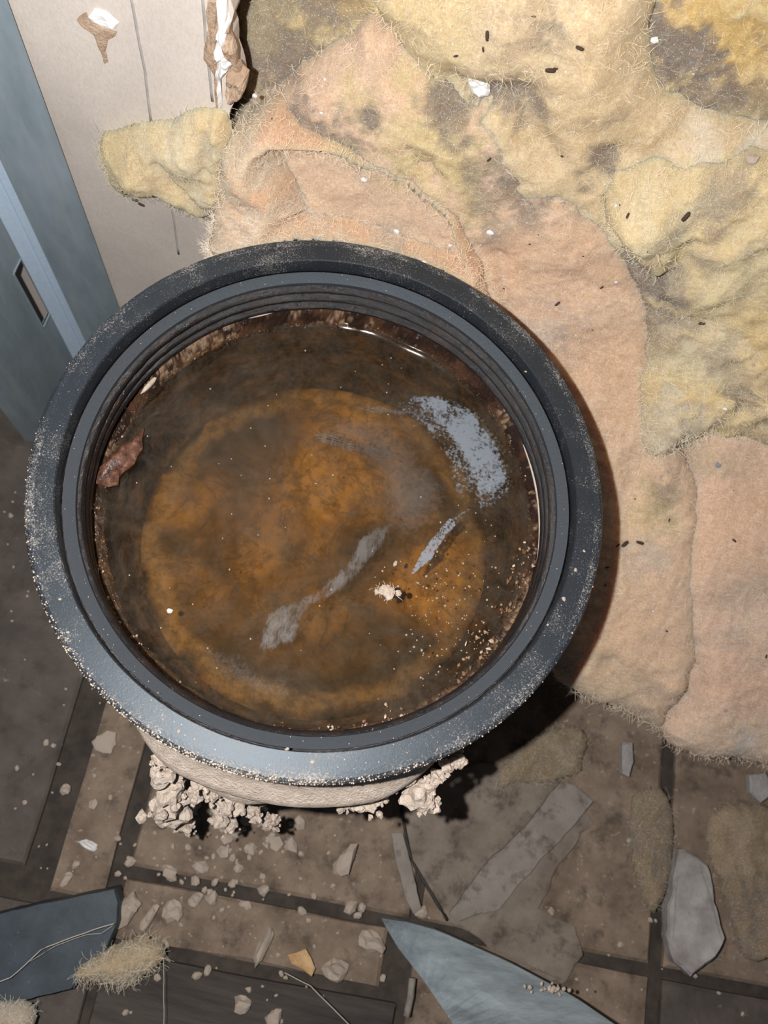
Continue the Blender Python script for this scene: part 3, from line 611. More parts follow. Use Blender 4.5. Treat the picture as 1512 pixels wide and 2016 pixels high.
scum('pale blue-grey crescent of speckled scum at the right of the water', [(770, 755), (850, 758), (905, 770), (955, 805), (992, 850), (1018, 890), (1032, 930), (1010, 975), (965, 1003), (925, 1015), (900, 1005), (915, 960), (890, 910), (868, 870), (830, 835), (780, 800)], M_SCUM, feather=.010, seed=2)
scum('sparse grey speckled scum fringing the pale crescent on its inner side', [(745, 770), (800, 745), (900, 750), (975, 800), (1030, 880), (1050, 940), (1030, 1000), (960, 1040), (880, 1030), (860, 960), (840, 900), (800, 850), (740, 815)], M_SCUM3, feather=.012, dz=.0003, seed=22)
scum('narrow grey tail of scum trailing from the crescent toward the centre', [(950, 985), (905, 1035), (868, 1075), (856, 1105), (825, 1128), (798, 1150), (806, 1118), (838, 1065), (870, 1025), (905, 1000)], M_SCUM, feather=.0022, jit=.0008, seed=3)
scum('streaky grey feather of scum at the lower left of the water', [(488, 1300), (495, 1225), (525, 1180), (592, 1160), (625, 1130), (672, 1100), (680, 1050), (735, 1020), (800, 1010), (770, 1085), (720, 1150), (665, 1192), (622, 1215), (595, 1275), (540, 1310)], M_SCUM2, feather=.008, seed=4)
scum('wispy grey streak of scum above the middle of the water', [(600, 850), (640, 842), (700, 858), (770, 878), (815, 905), (760, 918), (690, 895), (630, 880)], M_SCUM2, feather=.004, seed=14)
scum('wispy grey streak of scum beside the far dark wall of the tub', [(660, 800), (720, 785), (790, 800), (850, 790), (840, 815), (770, 830), (700, 815)], M_SCUM2, feather=.004, seed=15)
scum('short pale wisp of scum right of the hanging flake', [(268, 828), (300, 808), (350, 796), (358, 806), (310, 822), (275, 838)], M_SCUM2, feather=.003, seed=16)
scum('thin grey film across the upper middle of the water', [(590, 830), (660, 790), (760, 800), (840, 860), (900, 950), (900, 1040), (820, 1090), (740, 1060), (720, 960), (640, 890)], M_FILM, feather=.02, seed=5)
scum('thin brownish film along the near left of the water', [(330, 1250), (420, 1230), (520, 1300), (640, 1350), (620, 1405), (480, 1400), (380, 1330)], M_FILM, feather=.02, seed=6)

# crust along the waterline
N_A = 900; prof = [(.1277, .0165), (.1268, .0135), (.1258, .0110), (.1250, .0080), (.1243, .0050), (.1238, .0030), (.1236, .0012), (.1240, -.0010), (.1265, -.0025)]
cv, cf = lathe([(r, ZWA+z) for r, z in prof], BC, N_A)
aa = np.arctan2(cv[:, 1]-BC[1], cv[:, 0]-BC[0]); far = np.clip(np.sin(aa)*.6+.5, .25, 1)
nA = fbm(cv, 130, 5, 201, .62); nB = fbm(cv, 420, 3, 205, .6); nC = fbm(cv, 26, 3, 209)
hz = (cv[:, 2]-ZWA)*far*(1+.35*nC); rr_ = np.hypot(cv[:, 0]-BC[0], cv[:, 1]-BC[1])
dr = (.0026*nA+.0014*nB)*np.where(rr_ > .1272, 0, 1)-.0030*(1-far)
cv[:, 0] += (cv[:, 0]-BC[0])/rr_*dr; cv[:, 1] += (cv[:, 1]-BC[1])/rr_*dr; cv[:, 2] = ZWA+hz+.0012*nB
lb = .30*np.clip(np.cos(aa-3.45), 0, 1)**5+.35*np.clip(np.cos(aa+.45), 0, 1)**6+.38*np.clip(np.cos(aa-2.5), 0, 1)**30+.2*np.clip(np.cos(aa+1.5), 0, 1)**6
lt = np.clip((nA*.6+nB*.7+nC*.6-.36+lb)*4, 0, 1); md_ = np.clip((fbm(cv, 90, 3, 233)-.0)*3, 0, 1)
ccol = np.array([.018, .010, .008])*(1-md_[:, None])+np.array([.075, .036, .020])*md_[:, None]; ccol = ccol*(1-lt[:, None])+np.array([.34, .23, .15])*lt[:, None]
parts = [(cv, cf)]; cols = [ccol]
def crumb_c():
    t = random.random()
    return (.035, .018, .012) if t < .6 else (.12, .06, .03) if t < .86 else (.28, .16, .09) if t < .96 else (.6, .48, .37)
for k in range(900):
    a = random.uniform(0, 2*math.pi); near = math.sin(a)
    r = .1245-abs(random.gauss(0, .0016)); zz = ZWA+.0005+abs(random.gauss(0, .0030 if near > 0 else .0016)); s = random.uniform(.0002, .0009)
    rv, rf = rock(k % 9, 1, 1.1); rv = rv*np.array([s, s, s*.6])*random.uniform(.6, 1.1)+np.array([BC[0]+r*math.cos(a), BC[1]+r*math.sin(a), zz])
    parts.append((rv, rf)); cols.append(np.tile(crumb_c(), (len(rv), 1)))
def clump(px, py, n, spread, size, z, cc):
    c = on(px, py, z)
    for k in range(n*2//3):
        s = random.uniform(.3, .9)*size; rv, rf = rock(k % 9, 1, 1.2)
        rv = rv*s*np.array([random.uniform(.6, 1.5), random.uniform(.6, 1.5), .6])+c+np.array([random.gauss(0, spread), random.gauss(0, spread), abs(random.gauss(0, spread*.25))]); parts.append((rv, rf)); cols.append(np.tile(random.choice(cc), (len(rv), 1)))
CRM = [(.5, .37, .26), (.36, .22, .13), (.16, .08, .04), (.10, .05, .03), (.62, .5, .4)]; BRN = [(.16, .08, .04), (.26, .15, .08), (.06, .03, .02)]
for a in [(270, 735, 26, .0025, .0016, .237, CRM), (310, 705, 30, .004, .0014, .236, CRM), (350, 690, 26, .004, .0013, .235, CRM), (245, 775, 22, .003, .0013, .236, BRN), (235, 800, 20, .003, .0013, .235, BRN), (180, 1000, 22, .0025, .0012, .235, CRM), (184, 1050, 20, .0025, .0012, .235, BRN),
          (190, 1120, 24, .0025, .0014, .235, CRM), (205, 1180, 20, .0022, .0012, .234, CRM), (222, 1215, 14, .002, .0013, .234, CRM), (265, 1270, 16, .003, .0013, .234, CRM), (350, 1355, 14, .003, .0014, .234, BRN), (1045, 1105, 44, .0045, .0016, .236, CRM), (1025, 1150, 36, .005, .0014, .235, BRN), (1000, 1200, 30, .004, .0013, .235, BRN),
          (960, 1270, 30, .0045, .0014, .234, CRM), (910, 1320, 24, .004, .0012, .234, BRN), (770, 1410, 24, .004, .0013, .234, CRM), (720, 1428, 18, .003, .0011, .234, CRM), (640, 1440, 24, .0035, .0009, .234, CRM), (560, 1432, 10, .003, .001, .234, BRN), (1065, 985, 26, .003, .0012, .236, BRN)]: clump(*a)
v, f = merge(parts); tag(meshobj('waterline_crust', v, f, M_CRUST, smooth=False, col=np.concatenate(cols)), 'wet brown and cream crust ringing the tub at the waterline', 'crust', kind='stuff')
# pale dried line on the right wall, white strip at upper left
def arc_strip(name, label, px, z, w, h, mat, cat):
    pts = [np.array(on(*p, z)) for p in px]; out = []
    for p in refine(np.array([q[:2] for q in pts]), .003, .0003, 4, False):
        a = math.atan2(p[1]-BC[1], p[0]-BC[0]); out.append(a)
    v = []; f = []
    for i, a in enumerate(out):
        t = math.sin(math.pi*i/(len(out)-1))**.5*.8+.2
        for r, zz in ((.1262, z+h*t), (.1262-w*t, z+h*.5*t), (.1262-w*t, z-h*.5*t), (.1262, z-h*t)): v.append((BC[0]+r*math.cos(a), BC[1]+r*math.sin(a), zz))
    for i in range(len(out)-1):
        for k in range(4): f.append((4*i+k, 4*i+(k+1) % 4, 4*i+4+(k+1) % 4, 4*i+4+k))
    f += [(0, 1, 2, 3), tuple(4*(len(out)-1)+k for k in (3, 2, 1, 0))]
    return tag(meshobj(name, v, f, mat), label, cat)
arc_strip('residue_line', 'thin cream dried line curving along the right inside wall of the tub', [(1045, 870), (1065, 940), (1078, 1010), (1078, 1070), (1062, 1120)], .243, .0011, .0013, M_CRUMB, 'residue')
arc_strip('plaster_strip', 'white plaster strip stuck inside the tub at the upper left waterline', [(252, 760), (270, 738), (288, 722)], .238, .0018, .0024, M_CRUMB, 'plaster')
arc_strip('residue_line', 'short beige dried streak high on the far inside wall of the tub', [(478, 615), (510, 607), (540, 602)], .246, .0015, .001, M_CRUMB, 'residue')
# brown flake hanging at the left
P = [(282, 842), (262, 862), (240, 882), (215, 905), (196, 935), (192, 958), (215, 962), (232, 958), (240, 930), (262, 910), (276, 880)]
Q = refine(np.array([on(*p, .236)[:2] for p in P]), .002, .0012, 8); n = len(Q); c = Q.mean(0)
dcen = np.hypot(Q[:, 0]-BC[0], Q[:, 1]-BC[1]); zt = .2335+np.clip(dcen-.108, 0, 1)*.45+.0012*fbm(np.c_[Q, Q[:, 0]*0], 200, 2, 3)
v = [(*(c+(Q[i]-c)*.5), zt[i]+.0012) for i in range(n)]+[(*Q[i], zt[i]) for i in range(n)]+[(*Q[i], zt[i]-.0016) for i in range(n)]
f = [tuple(range(n))]+[(i, n+i, n+(i+1) % n, (i+1) % n) for i in range(n)]+[(n+i, 2*n+i, 2*n+(i+1) % n, n+(i+1) % n) for i in range(n)]+[tuple(range(3*n-1, 2*n-1, -1))]
tag(meshobj('rust_flake', v, f, M_FLAKE), 'curled reddish-brown flake hanging from the left inside wall over the water', 'flake')

# specks floating on the water
RK = [rock(k, 1, .5) for k in range(8)]
ROCKME = {}
def piece(name, loc, size, mat, label, cat, group=None, seed=0, sq=(1, 1, 1), rot=None, sub_=1):
    key = (name, mat.name, seed % 6, sub_, sq)
    if key not in ROCKME:
        rv, rf = rock(seed % 6+3, sub_, .55 if sub_ == 1 else 1.0, sq); me = bpy.data.meshes.new(name); me.from_pydata(rv.tolist(), [], rf); me.materials.append(mat); ROCKME[key] = me
    o = bpy.data.objects.new(name, ROCKME[key]); COL.objects.link(o); o.location = loc; o.scale = (size,)*3
    o.rotation_euler = rot or (random.uniform(-.4, .4), random.uniform(-.4, .4), random.uniform(0, 6.28))
    return tag(o, label, cat, group)
for k in range(150):
    px, py = random.gauss(875, 52), random.gauss(1215, 68)
    p = on(px, py, ZWA)
    if math.hypot(p[0]-BC[0], p[1]-BC[1]) > .118: continue
    piece('floating_grain', (p[0], p[1], ZWA+.0003), random.choice([.0003, .0004, .0005, .0007]), M_CRUMB, 'tiny cream grain floating on the water, one of a scatter at the lower right', 'grain', 'grains scattered on the right of the water', k)
for k in range(60):
    a = random.uniform(0, 6.28); r = .112*math.sqrt(random.random())
    piece('floating_speck', (BC[0]+r*math.cos(a), BC[1]+r*math.sin(a), ZWA+.0003), random.uniform(.0003, .0006), M_CRUMB, 'tiny pale speck floating alone on the brown water', 'speck', 'specks floating across the water', k)
p = on(335, 1203, ZWA); piece('plaster_crumb', (p[0], p[1], ZWA+.0008), .0017, M_WHITE, 'single bright white crumb floating at the left of the water', 'crumb', None, 2)
p = on(778, 1110, ZWA); piece('plaster_crumb', (p[0], p[1], ZWA+.0006), .0016, M_CRUMB, 'small cream crumb floating just above the white fluff on the water', 'crumb', None, 4, (1.4, .8, .5))
# white fluff
p = on(763, 1166, ZWA); fr_ = tag(empty('fluff_clump', (p[0], p[1], ZWA)), 'white fuzzy clump floating near the middle of the water', 'fluff')
parts = [(RK[k % 8][0]*random.uniform(.0012, .0024)+np.array([p[0]+random.gauss(0, .0032), p[1]+random.gauss(0, .0014), ZWA+.001]), RK[k % 8][1]) for k in range(22)]
sub('fluff', *merge(parts), M_CRUMB, fr_, smooth=False)
parts = []
for k in range(60):
    a = random.uniform(0, 6.28); q = np.array([p[0]+random.gauss(0, .003), p[1]+random.gauss(0, .0014), ZWA+.0015]); d = np.array([math.cos(a), math.sin(a), random.uniform(0, .7)])
    parts.append(tube([q, q+d*.002, q+d*.0036+np.array([0, 0, -.0004])], .00009, 3))
sub('hairs', *merge(parts), M_FIB, fr_)['kind'] = 'stuff'

# ------------------------------------------------------------------ things lying on the insulation and board
BV, BF = list(BVH_V), list(BVH_F)
k0 = len(BV); BV += [(-.9, YW, 0), (-.1, YW, 0), (-.1, YW, .95), (-.9, YW, .95)]; BF.append((k0, k0+1, k0+2, k0+3))
k0 = len(BV); BV += [(-.9, -.6, 0), (.95, -.6, 0), (.95, .75, 0), (-.9, .75, 0)]; BF.append((k0, k0+1, k0+2, k0+3))
TREE = BVHTree.FromPolygons(BV, BF)
def hit(px, py):
    l, n, i, d = TREE.ray_cast(Vector(CAM), Vector(ray(px, py))); 
    if n.dot(Vector(ray(px, py))) > 0: n = -n
    return l, n
def capsule(L, r):
    pts = [(-L, 0, 0), (-L*.9, 0, 0), (-L*.5, 0, r*.1), (0, 0, r*.14), (L*.5, 0, r*.1), (L*.9, 0, 0), (L, 0, 0)]
    return tube(pts, [r*.35, r*.75, r, r*1.02, r, r*.75, r*.35], 7)
DM = bpy.data.meshes.new('dropping'); v, f = capsule(1, .40); DM.from_pydata(v, [], f); DM.materials.append(M_DROP); DM.polygons.foreach_set('use_smooth', [True]*len(f))
def dropping(px, py, ang, L, label, group=None):
    l, n = hit(px, py); o = bpy.data.objects.new('mouse_dropping', DM); COL.objects.link(o)
    a = math.radians(ang); t = Vector((R @ np.array([math.cos(a), math.sin(a), 0])).tolist()); t = (t-n*t.dot(n)).normalized(); bb = n.cross(t)
    o.matrix_world = Matrix.Translation(l+n*L*.34) @ Matrix((t, bb, n)).transposed().to_4x4() @ Matrix.Scale(L, 4)
    tag(o, label, 'dropping', group)
D = [(960, 70, 80, .0022, 'dark upright mouse dropping on the tan insulation near the top middle'), (952, 97, 70, .0012, 'tiny dark dropping just below the upright one at the top middle'), (1143, 93, 5, .0020, 'dark horizontal mouse dropping on the tan mat at top centre right'),
     (1083, 137, -10, .0026, 'dark mouse dropping with a smaller one touching it on the tan mat'), (1094, 134, 30, .0012, 'small dark pellet touching the larger dropping on the tan mat'), (1350, 425, 65, .0029, 'dark slanted mouse dropping at the edge of the yellow lobe'),
     (245, 378, -8, .0020, 'reddish-brown dropping on the grey board, leftmost below the yellow tuft'), (267, 392, 5, .0022, 'reddish-brown dropping in the middle of the three below the yellow tuft'), (279, 401, -60, .0022, 'reddish-brown dropping, rightmost of three below the yellow tuft'),
     (1228, 1070, 20, .0030, 'black dropping beside the right of the tub rim on peach insulation'), (1260, 1067, -15, .0026, 'black dropping farther from the tub rim, next to a similar one'), (1216, 1073, 40, .0014, 'small black pellet at the shadow edge right of the tub'),
     (1445, 1064, -40, .0016, 'thin dark dropping alone on the salmon pink batt'), (1317, 1024, 80, .0012, 'tiny dark speck above the salmon batt, left of its edge'), (1195, 1117, 0, .0014, 'round black speck in the shadow right of the tub'), (1192, 1152, 60, .0010, 'lower tiny black speck in the shadow right of the tub'),
     (1312, 1242, -30, .0012, 'tiny dark speck near the left edge of the salmon batt'), (1508, 1292, 80, .0014, 'dark speck at the far right side of the salmon batt'), (1185, 565, 65, .0013, 'tiny dark splinter on the peach fold right of the tub'), (1097, 597, 60, .0018, 'thin dark splinter lying on the peach fold near the rim'),
     (1381, 637, 0, .0020, 'thin black splinter lying flat on the yellow wad'), (1108, 307, 40, .0012, 'small dark speck on the peach fold under the tan mat'), (898, 110, 20, .0012, 'small black speck near the fold at the top centre'), (1237, 425, 50, .0015, 'black crumb in the crease left of the yellow lobe'), (963, 313, 70, .0014, 'grey-brown pellet on the pale fold above the peach roll'),
     (1050, 33, 0, .0010, 'tiny round dark speck at the very top of the tan mat')]
for d_ in D: dropping(*d_)
def on_surf(px, py, size, mat, label, cat, seed, sq=(1, .8, .5), group=None, sub_=1, name='plaster_crumb'):
    l, n = hit(px, py); o = piece(name, l+n*size*.25, size, mat, label, cat, group, seed, sq, None, sub_)
    o.rotation_mode = 'QUATERNION'; o.rotation_quaternion = n.to_track_quat('Z', 'Y'); return o
on_surf(947, 162, .0052, M_WHITE, 'white fuzzy plaster lump resting in the fold at upper centre', 'lump', 1, (1, .8, .7), None, 3, 'plaster_lump')
for i, (px, py, s, lab) in enumerate([(717, 353, .0022, 'white crumb on the peach roll under its grey smudge'), (965, 457, .0024, 'white crumb at the tip of the peach roll edge'), (780, 455, .0020, 'white crumb on the peach roll above the tub rim'), (502, 187, .0018, 'white crumb below the torn board edge'),
        (640, 157, .0012, 'tiny white crumb on the pale fold at upper left'), (633, 222, .0012, 'tiny white crumb in the dark seam above the peach roll'), (835, 517, .0016, 'white crumb just behind the tub rim'), (886, 483, .0013, 'narrow white crumb on the peach roll near the rim'), (1212, 555, .0014, 'white crumb on the yellow seam right of the tub'),
        (1213, 405, .0014, 'white crumb beside the yellow lobe'), (1288, 78, .0022, 'white crumb at the lip of the dark pocket'), (1428, 805, .0016, 'white crumb on the lower right yellow wad'), (1362, 953+450-450, .0014, 'pale crumb on the upper left of the salmon batt'), (1428, 1398, .0015, 'whitish crumb low on the salmon batt'), (1483, 718, .0012, 'pale crumb at the right of the yellow wad'), (1480, 315, .0040, 'cream flake at the right end of the tan mat edge')]):
    on_surf(px, py, s, M_WHITE if 'white' in lab else M_CRUMB, lab, 'crumb', i)
on_surf(1413, 915, .0022, simple('grey_pellet', (.2, .2, .22), (.32, .32, .36), 200), 'grey pellet at the top edge of the salmon batt', 'pellet', 2)
for k in range(46):
    px, py = random.uniform(480, 1490), random.uniform(60, 1420)
    l, n = hit(px, py)
    if math.hypot(l.x-BC[0], l.y-BC[1]) < .165 or l.z < .06: continue
    on_surf(px, py, random.uniform(.0004, .0008), M_DROP if k % 2 else M_WHITE, 'pinhead dark speck lying on the insulation' if k % 2 else 'pinhead white speck lying on the insulation', 'speck', k, (1, .8, .6), 'dark specks on the insulation' if k % 2 else 'white specks on the insulation', 1, 'speck')
# grit on the rim
for i, (px, py, s, lab) in enumerate([(1133, 1122, .0013, 'tan crumb on the right of the rim'), (1150, 1085, .0010, 'small tan grain on the right of the rim'), (1110, 1180, .0014, 'tan crumb on the lower right of the rim'), (1078, 1230, .0008, 'pale grain on the lower right of the rim'), (118, 1180, .0009, 'pale grain on the left of the rim'), (1035, 732, .0009, 'white grain on the upper right of the rim'), (134, 1245, .0009, 'pale grain on the lower left of the rim'),
        (565, 1475, .0012, 'pale grain on the near side of the rim'), (352, 1440, .0012, 'pale grain on the lower left curve of the rim'), (615, 1500, .0014, 'pale grain at the middle of the near rim')]):
    p = on(px, py, ZR); piece('rim_crumb', (p[0], p[1], ZR+s*.25), s, M_CRUMB, lab, 'crumb', None, i, (1, .7, .5))

# ------------------------------------------------------------------ plaster rubble by the near side of the tub
def rubble(name, label, pts, mat=M_CAKE, seed=0):
    """one crumbly mass: overlapping lumps given as frame point, height and size, fused by position"""
    root = tag(empty(name, tuple(on(pts[0][0], pts[0][1], pts[0][2]))), label, 'plaster'); parts = []
    for i, (px, py, z, s) in enumerate(pts):
        s *= .78; rv, rf = rock(seed+i, 3, 1.1); c = on(px, py, z); parts.append((rv*s+c, rf))
        for k in range(12):
            rv, rf = rock(seed+i+k, 2, 1.1); parts.append((rv*s*random.uniform(.12, .4)+c+np.array([random.gauss(0, s*.65), random.gauss(0, s*.65), random.gauss(0, s*.5)]), rf))
    sub('lump', *merge(parts), mat, root, smooth=False); return root
rubble('plaster_clump', 'crumbly beige plaster column hanging below the near left of the rim', [(322, 1490, .215, .006), (325, 1520, .20, .008), (332, 1550, .18, .010), (326, 1580, .165, .013), (340, 1600, .15, .010), (368, 1625, .12, .007)], seed=3)
rubble('plaster_clump', 'beige plaster clump clinging to the shoulder at the near right of the tub', [(800, 1535, .222, .005), (820, 1560, .212, .009), (838, 1578, .205, .009), (845, 1545, .216, .006)], seed=12)
rubble('plaster_clump', 'small beige plaster nub sticking out under the right of the near rim', [(880, 1510, .225, .005), (903, 1498, .225, .0045), (860, 1530, .22, .005)], seed=22)
rubble('plaster_clump', 'beige plaster lumps crumbling off the middle of the near shoulder', [(700, 1580, .205, .006), (730, 1578, .207, .007), (750, 1570, .21, .005), (672, 1588, .20, .004)], seed=32)
rubble('plaster_clump', 'dusty clotted debris heaped under the left of the near shoulder', [(400, 1540, .20, .006), (420, 1562, .19, .006), (440, 1580, .17, .007), (465, 1590, .16, .006), (385, 1565, .17, .005), (430, 1612, .13, .006), (500, 1600, .15, .006), (530, 1620, .13, .006), (455, 1625, .12, .005)], seed=42)
# fallen crumbs
def crumbs(n, fx, fy, smin, smax, label, group, mat=M_CRUMB, name='plaster_crumb', z=0.0):
    for k in range(n):
        p = on(fx(), fy(), z); s = smin+(smax-smin)*random.random()**3
        piece(name, (p[0], p[1], z+s*.35), s, mat, label, 'crumb', group, k, (1, .8, .6))
crumbs(120, lambda: random.gauss(470, 95), lambda: random.gauss(1670, 60), .0014, .0075, 'beige plaster crumb in the litter on the floor below the tub', 'plaster litter below the tub')
crumbs(70, lambda: random.uniform(230, 760), lambda: random.uniform(1640, 2010), .0010, .0045, 'scattered small beige crumb on the floor toward the bottom edge', 'scattered floor crumbs')
crumbs(40, lambda: random.uniform(850, 1500), lambda: random.uniform(1560, 2000), .0010, .0035, 'pale crumb scattered on the floor at the lower right', 'crumbs on the lower right floor')
crumbs(30, lambda: random.uniform(20, 260), lambda: random.uniform(1340, 1720), .0010, .0038, 'pale crumb scattered on the floor at the lower left', 'crumbs on the lower left floor')
crumbs(14, lambda: random.uniform(5, 60), lambda: random.uniform(900, 1300), .0010, .003, 'pale crumb on the dark floor left of the tub', 'crumbs left of the tub')
for i, (px, py, s, z, lab, sq) in enumerate([(176, 1664, .0060, .0, 'white angular shard on the floor tile at the lower left', (1.3, .6, .4)), (132, 1553, .0045, 0, 'pale pebble at the dark joint left of the tub', (1, 1, .8)), (132, 1730, .0050, 0, 'pale crumb on the corner of the brown tile above the dark board', (.8, 1.2, .7)), (210, 1460, .013, 0, 'pale grey flat chip on the floor just left of the tub', (1, .8, .25)),
        (240, 1795, .0105, .004, 'large beige plaster chunk beside the dark blue board', (.8, 1.4, .7)), (262, 1780, .0075, .006, 'rounded beige chunk touching the larger one by the dark board', (1.2, .8, .7)), (293, 1808, .0085, .002, 'elongated beige plaster sliver beside the chunk near the dark board', (.45, 1.4, .45)), (345, 1790, .0085, 0, 'pale angular crumb with a hole beside the sliver', (1, 1, .6)), (333, 1715, .0065, 0, 'pale rectangular plaster bit below the hanging column', (1.2, .7, .5)),
        (680, 1690, .013, .004, 'tall beige plaster chunk standing below the middle of the tub', (.7, 1.2, .8)), (690, 1600, .004, 0, 'small beige nub under the shoulder', (1, 1, 1)), (518, 1865, .011, .002, 'pale twisted plaster strip at the bottom centre left', (.5, 1.5, .5)), (660, 1820+90, .010, 0, 'beige clod on the floor left of the grey stick', (1, .9, .7)), (735, 1850, .010, 0, 'yellowish clod under the tip of the grey stick', (1.2, .8, .7)),
        (476, 1975, .008, .002, 'pale crumb pair near the bottom edge', (1, .8, .7)), (540, 2000, .008, .002, 'beige chunk at the very bottom left of centre', (1, 1, .8)), (828, 1795, .005, 0, 'pale pebble on the seam near the grey stick', (1, 1, .8)), (1085, 1795, .0035, 0, 'small pebble with a dark shadow on the right floor', (1, 1, .8)), (385, 1772, .006, 0, 'pale crumb among the litter left of centre', (.8, 1.1, .6)), (600, 1890, .004, 0, 'small pale crumb beside the leaf fragment', (1, 1, .6))]):
    s *= .8; p = on(px, py, z); piece('plaster_chunk', (p[0], p[1], z+s*.4), s, M_CRUMB if i != 0 else M_WHITE, lab, 'chunk', None, i, sq, (0, 0, -.25), 2)

# ------------------------------------------------------------------ flat scraps, boards and sticks on the floor
tag(slab('dark_board', [(-60, 1812), (0, 1797), (110, 1772), (228, 1748), (236, 1775), (232, 1815), (210, 1875), (140, 1950), (60, 1968), (-60, 1985)], .022, .018, M_BLUE, jit=.001, seed=4), 'dark blue-black board end lying at the lower left corner', 'board')
tag(slab('paper_sheet', [(793, 1540), (797, 1640), (812, 1700), (850, 1760), (885, 1815), (1000, 1885), (1105, 1945), (1148, 1880), (1135, 1830), (1060, 1790), (1100, 1700), (1170, 1620), (1110, 1540), (950, 1500)], .004, .002, M_SHEET, jit=.003, seed=6, wave=.002), 'grey-brown dusty sheet lying flat on the floor right of the tub', 'sheet')
tag(slab('board_strip', [(1105, 1540), (1132, 1548), (1170, 1575), (1120, 1640), (1040, 1720), (985, 1790), (905, 1812), (885, 1795), (960, 1700), (1040, 1620)], .0075, .003, M_GSHEET, jit=.002, seed=7), 'pale grey board strip lying diagonally on the dusty sheet', 'strip')
tag(slab('paper_curl', [(770, 1640), (792, 1640), (812, 1710), (830, 1790), (815, 1800), (795, 1760), (780, 1700)], .006, .0025, M_GSHEET, jit=.001, seed=8), 'narrow pinkish-grey paper strip beside the dark cord', 'strip')
tag(slab('plaster_shard', [(1345, 1676), (1366, 1680), (1395, 1700), (1408, 1740), (1412, 1800), (1418, 1850), (1412, 1875), (1362, 1924), (1330, 1900), (1316, 1850), (1318, 1800), (1332, 1740)], .016, .012, M_SHARD, jit=.003, seed=9, tilt=(.15, -.1), wave=.003), 'tall pale grey plaster shard on the floor at the lower right', 'shard')
tag(slab('plaster_shard', [(1225, 1462), (1246, 1462), (1248, 1500), (1240, 1530), (1226, 1524)], .012, .006, M_SHARD, jit=.001, seed=10), 'small upright grey shard under the edge of the insulation', 'shard')
tag(slab('plaster_shard', [(1475, 1525), (1508, 1520), (1530, 1560), (1500, 1580), (1478, 1560)], .012, .006, M_SHARD, jit=.001, seed=13), 'blue-grey shard below the salmon batt at the right edge', 'shard')
tag(slab('plaster_shard', [(1264, 1604), (1294, 1600), (1298, 1622), (1268, 1628)], .006, .004, M_SHARD, jit=.001, seed=14), 'little pale chip on the floor between the olive tufts', 'shard')
for i, (poly, lab) in enumerate([([(1240, 1560), (1300, 1540), (1325, 1600), (1330, 1690), (1300, 1790), (1270, 1800), (1250, 1720), (1235, 1640)], 'olive yellow insulation scrap on the floor left of the tall shard'), ([(1385, 1600), (1460, 1570), (1560, 1590), (1560, 1800), (1500, 1900), (1450, 1880), (1420, 1760), (1390, 1680)], 'dull yellow insulation scrap on the floor right of the tall shard'),
        ([(1010, 1470), (1100, 1420), (1160, 1440), (1150, 1520), (1090, 1540), (1020, 1545), (960, 1560)], 'brown-yellow insulation scrap on the floor in the shade of the tub')]):
    batt('insulation_scrap', lab, 'insulation', poly, base=FLOORP, off=.0, th=.010, er=.014, amp=.006, sc=50, step=.0028, col=np.array([.17, .125, .055]), seed=20+i, under=.0, nfib=200, clip=False, patches=[(1280, 1650, 50, DIRT, .5), (1450, 1800, 60, DIRT, .6), (1430, 1640, 50, (.45, .32, .2), .6)])
batt('insulation_tuft', 'tan fuzzy insulation tuft lying on the floor at the lower left', 'insulation', [(140, 1915), (175, 1890), (220, 1862), (280, 1843), (318, 1850), (330, 1868), (312, 1895), (285, 1925), (240, 1942), (205, 1925), (165, 1932)], base=[(-.4, .020), (.4, .0201)], off=.0, th=.017, er=.016, amp=.004, sc=60, step=.0014, col=np.array([.46, .36, .21]), seed=30, under=.0, nfib=380, clip=False, jit=.003)
batt('insulation_tuft', 'pale fuzzy tuft at the bottom left corner', 'insulation', [(-60, 1955), (0, 1962), (40, 1965), (72, 1975), (74, 2000), (60, 2060), (-60, 2080)], base=[(-.4, .024), (.4, .0241)], off=.0, th=.014, er=.014, amp=.004, sc=60, step=.0016, col=np.array([.52, .45, .36]), seed=31, under=.0, nfib=260, clip=False, jit=.003)
# pointed grey stick, tip resting on the floor, rising toward the viewer
def stick():
    T = [(752, 1808), (800, 1815), (862, 1832), (1000, 1893), (1135, 1965), (1215, 2020), (1300, 2085)]; Bm = [(752, 1812), (785, 1868), (830, 1925), (872, 1985), (900, 2030), (930, 2070), (960, 2110)]
    v = []; f = []; n = 26
    Ti = np.array(T, float); Bi = np.array(Bm, float); tt = np.linspace(0, 1, len(T))
    for i in range(n):
        t = i/(n-1); a = [np.interp(t, tt, Ti[:, k]) for k in (0, 1)]; c = [np.interp(t, tt, Bi[:, k]) for k in (0, 1)]
        z = .014+.085*t; th = .010
        pa = on(*a, z); pc = on(*c, z+.004); m = (pa+pc)/2+np.array([0, 0, .004*min(1, t*4)])
        ring = [pa, m, pc, pc-np.array([0, 0, th]), pa-np.array([0, 0, th])]
        v += [tuple(q) for q in ring]
    for i in range(n-1):
        for k in range(5): f.append((5*i+k, 5*i+(k+1) % 5, 5*i+5+(k+1) % 5, 5*i+5+k))
    f += [(0, 1, 2, 3, 4), tuple(5*(n-1)+k for k in (4, 3, 2, 1, 0))]
    return v, f
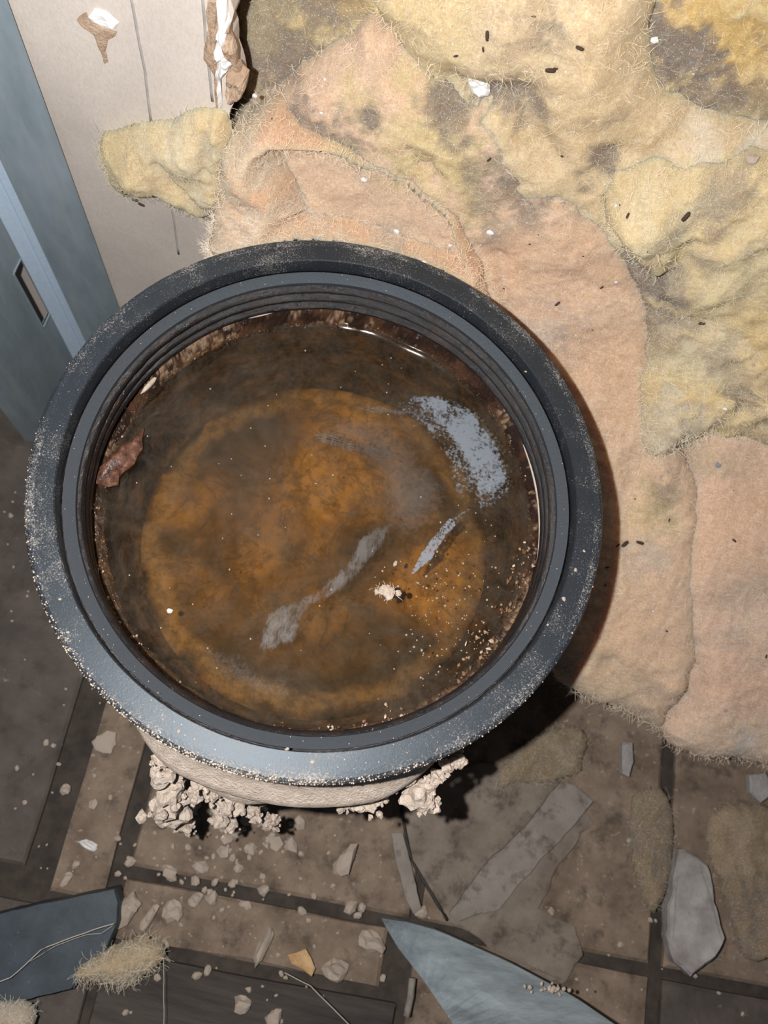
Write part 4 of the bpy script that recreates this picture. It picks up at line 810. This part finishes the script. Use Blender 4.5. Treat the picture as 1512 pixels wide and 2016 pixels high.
sk = tag(empty('pointed_stick', tuple(on(760, 1812, .0))), 'weathered blue-grey pointed wooden stick at the bottom right of centre', 'stick')
sub('shaft', *stick(), M_GWOOD, sk, smooth=False)
parts = []
for k in range(26):
    c = on(1085+random.gauss(0, 22), 1945+random.gauss(0, 7), .075); rv, rf = rock(k % 8, 1, .6); parts.append((rv*random.uniform(.0006, .0018)+c, rf))
sub('clinging_grit', *merge(parts), M_CRUMB, sk, smooth=False)['kind'] = 'stuff'
# leaf fragment, cord, webs
tag(slab('leaf_fragment', [(566, 1882), (585, 1876), (602, 1868), (612, 1885), (620, 1905), (614, 1922), (596, 1908), (575, 1898)], .010, .003, M_TAN, jit=.001, seed=17, tilt=(.3, .2)), 'dry orange-tan leaf fragment on the floor at the bottom centre', 'leaf')
def cord(name, label, px, z, r, mat, cat):
    pts = [on(*p, z) for p in px]; pts = refine(np.array(pts), .004, .0004, 6, False); v, f = tube(pts, r, 5); tag(meshobj(name, v, f, mat), label, cat)
cord('bent_cord', 'thin dark cord lying bent along the sheet edge below the tub', [(790, 1590), (798, 1640), (808, 1690), (840, 1745), (868, 1790), (880, 1812)], .008, .0013, M_DARK, 'twig')  # a thin dark cord, bent along the edge of the flat sheet
cord('cobweb_strand', 'dusty cobweb strand stretched across the dark board', [(-20, 1940), (20, 1925), (50, 1900), (80, 1870), (130, 1850), (180, 1832), (225, 1818)], .034, .00035, M_FIBG, 'cobweb')
cord('cobweb_strand', 'second finer cobweb strand just under the first on the dark board', [(60, 1893), (110, 1862), (170, 1840), (200, 1838), (222, 1822)], .033, .0002, M_FIBG, 'cobweb')
cord('cobweb_strand', 'long cobweb strand slanting to the bottom edge at centre', [(560, 1915), (610, 1940), (645, 1975), (700, 2030)], .03, .0003, M_FIBG, 'cobweb')
cord('cobweb_strand', 'upright fine cobweb thread right of the tan tuft', [(322, 1885), (322, 1930), (323, 1990), (322, 2030)], .03, .0002, M_FIBG, 'cobweb')
cord('plaster_trail', 'slim pinkish stick standing in the dark gap at the bottom centre', [(812, 1925), (808, 1960), (800, 2000)], .012, .003, M_GSHEET, 'stick')
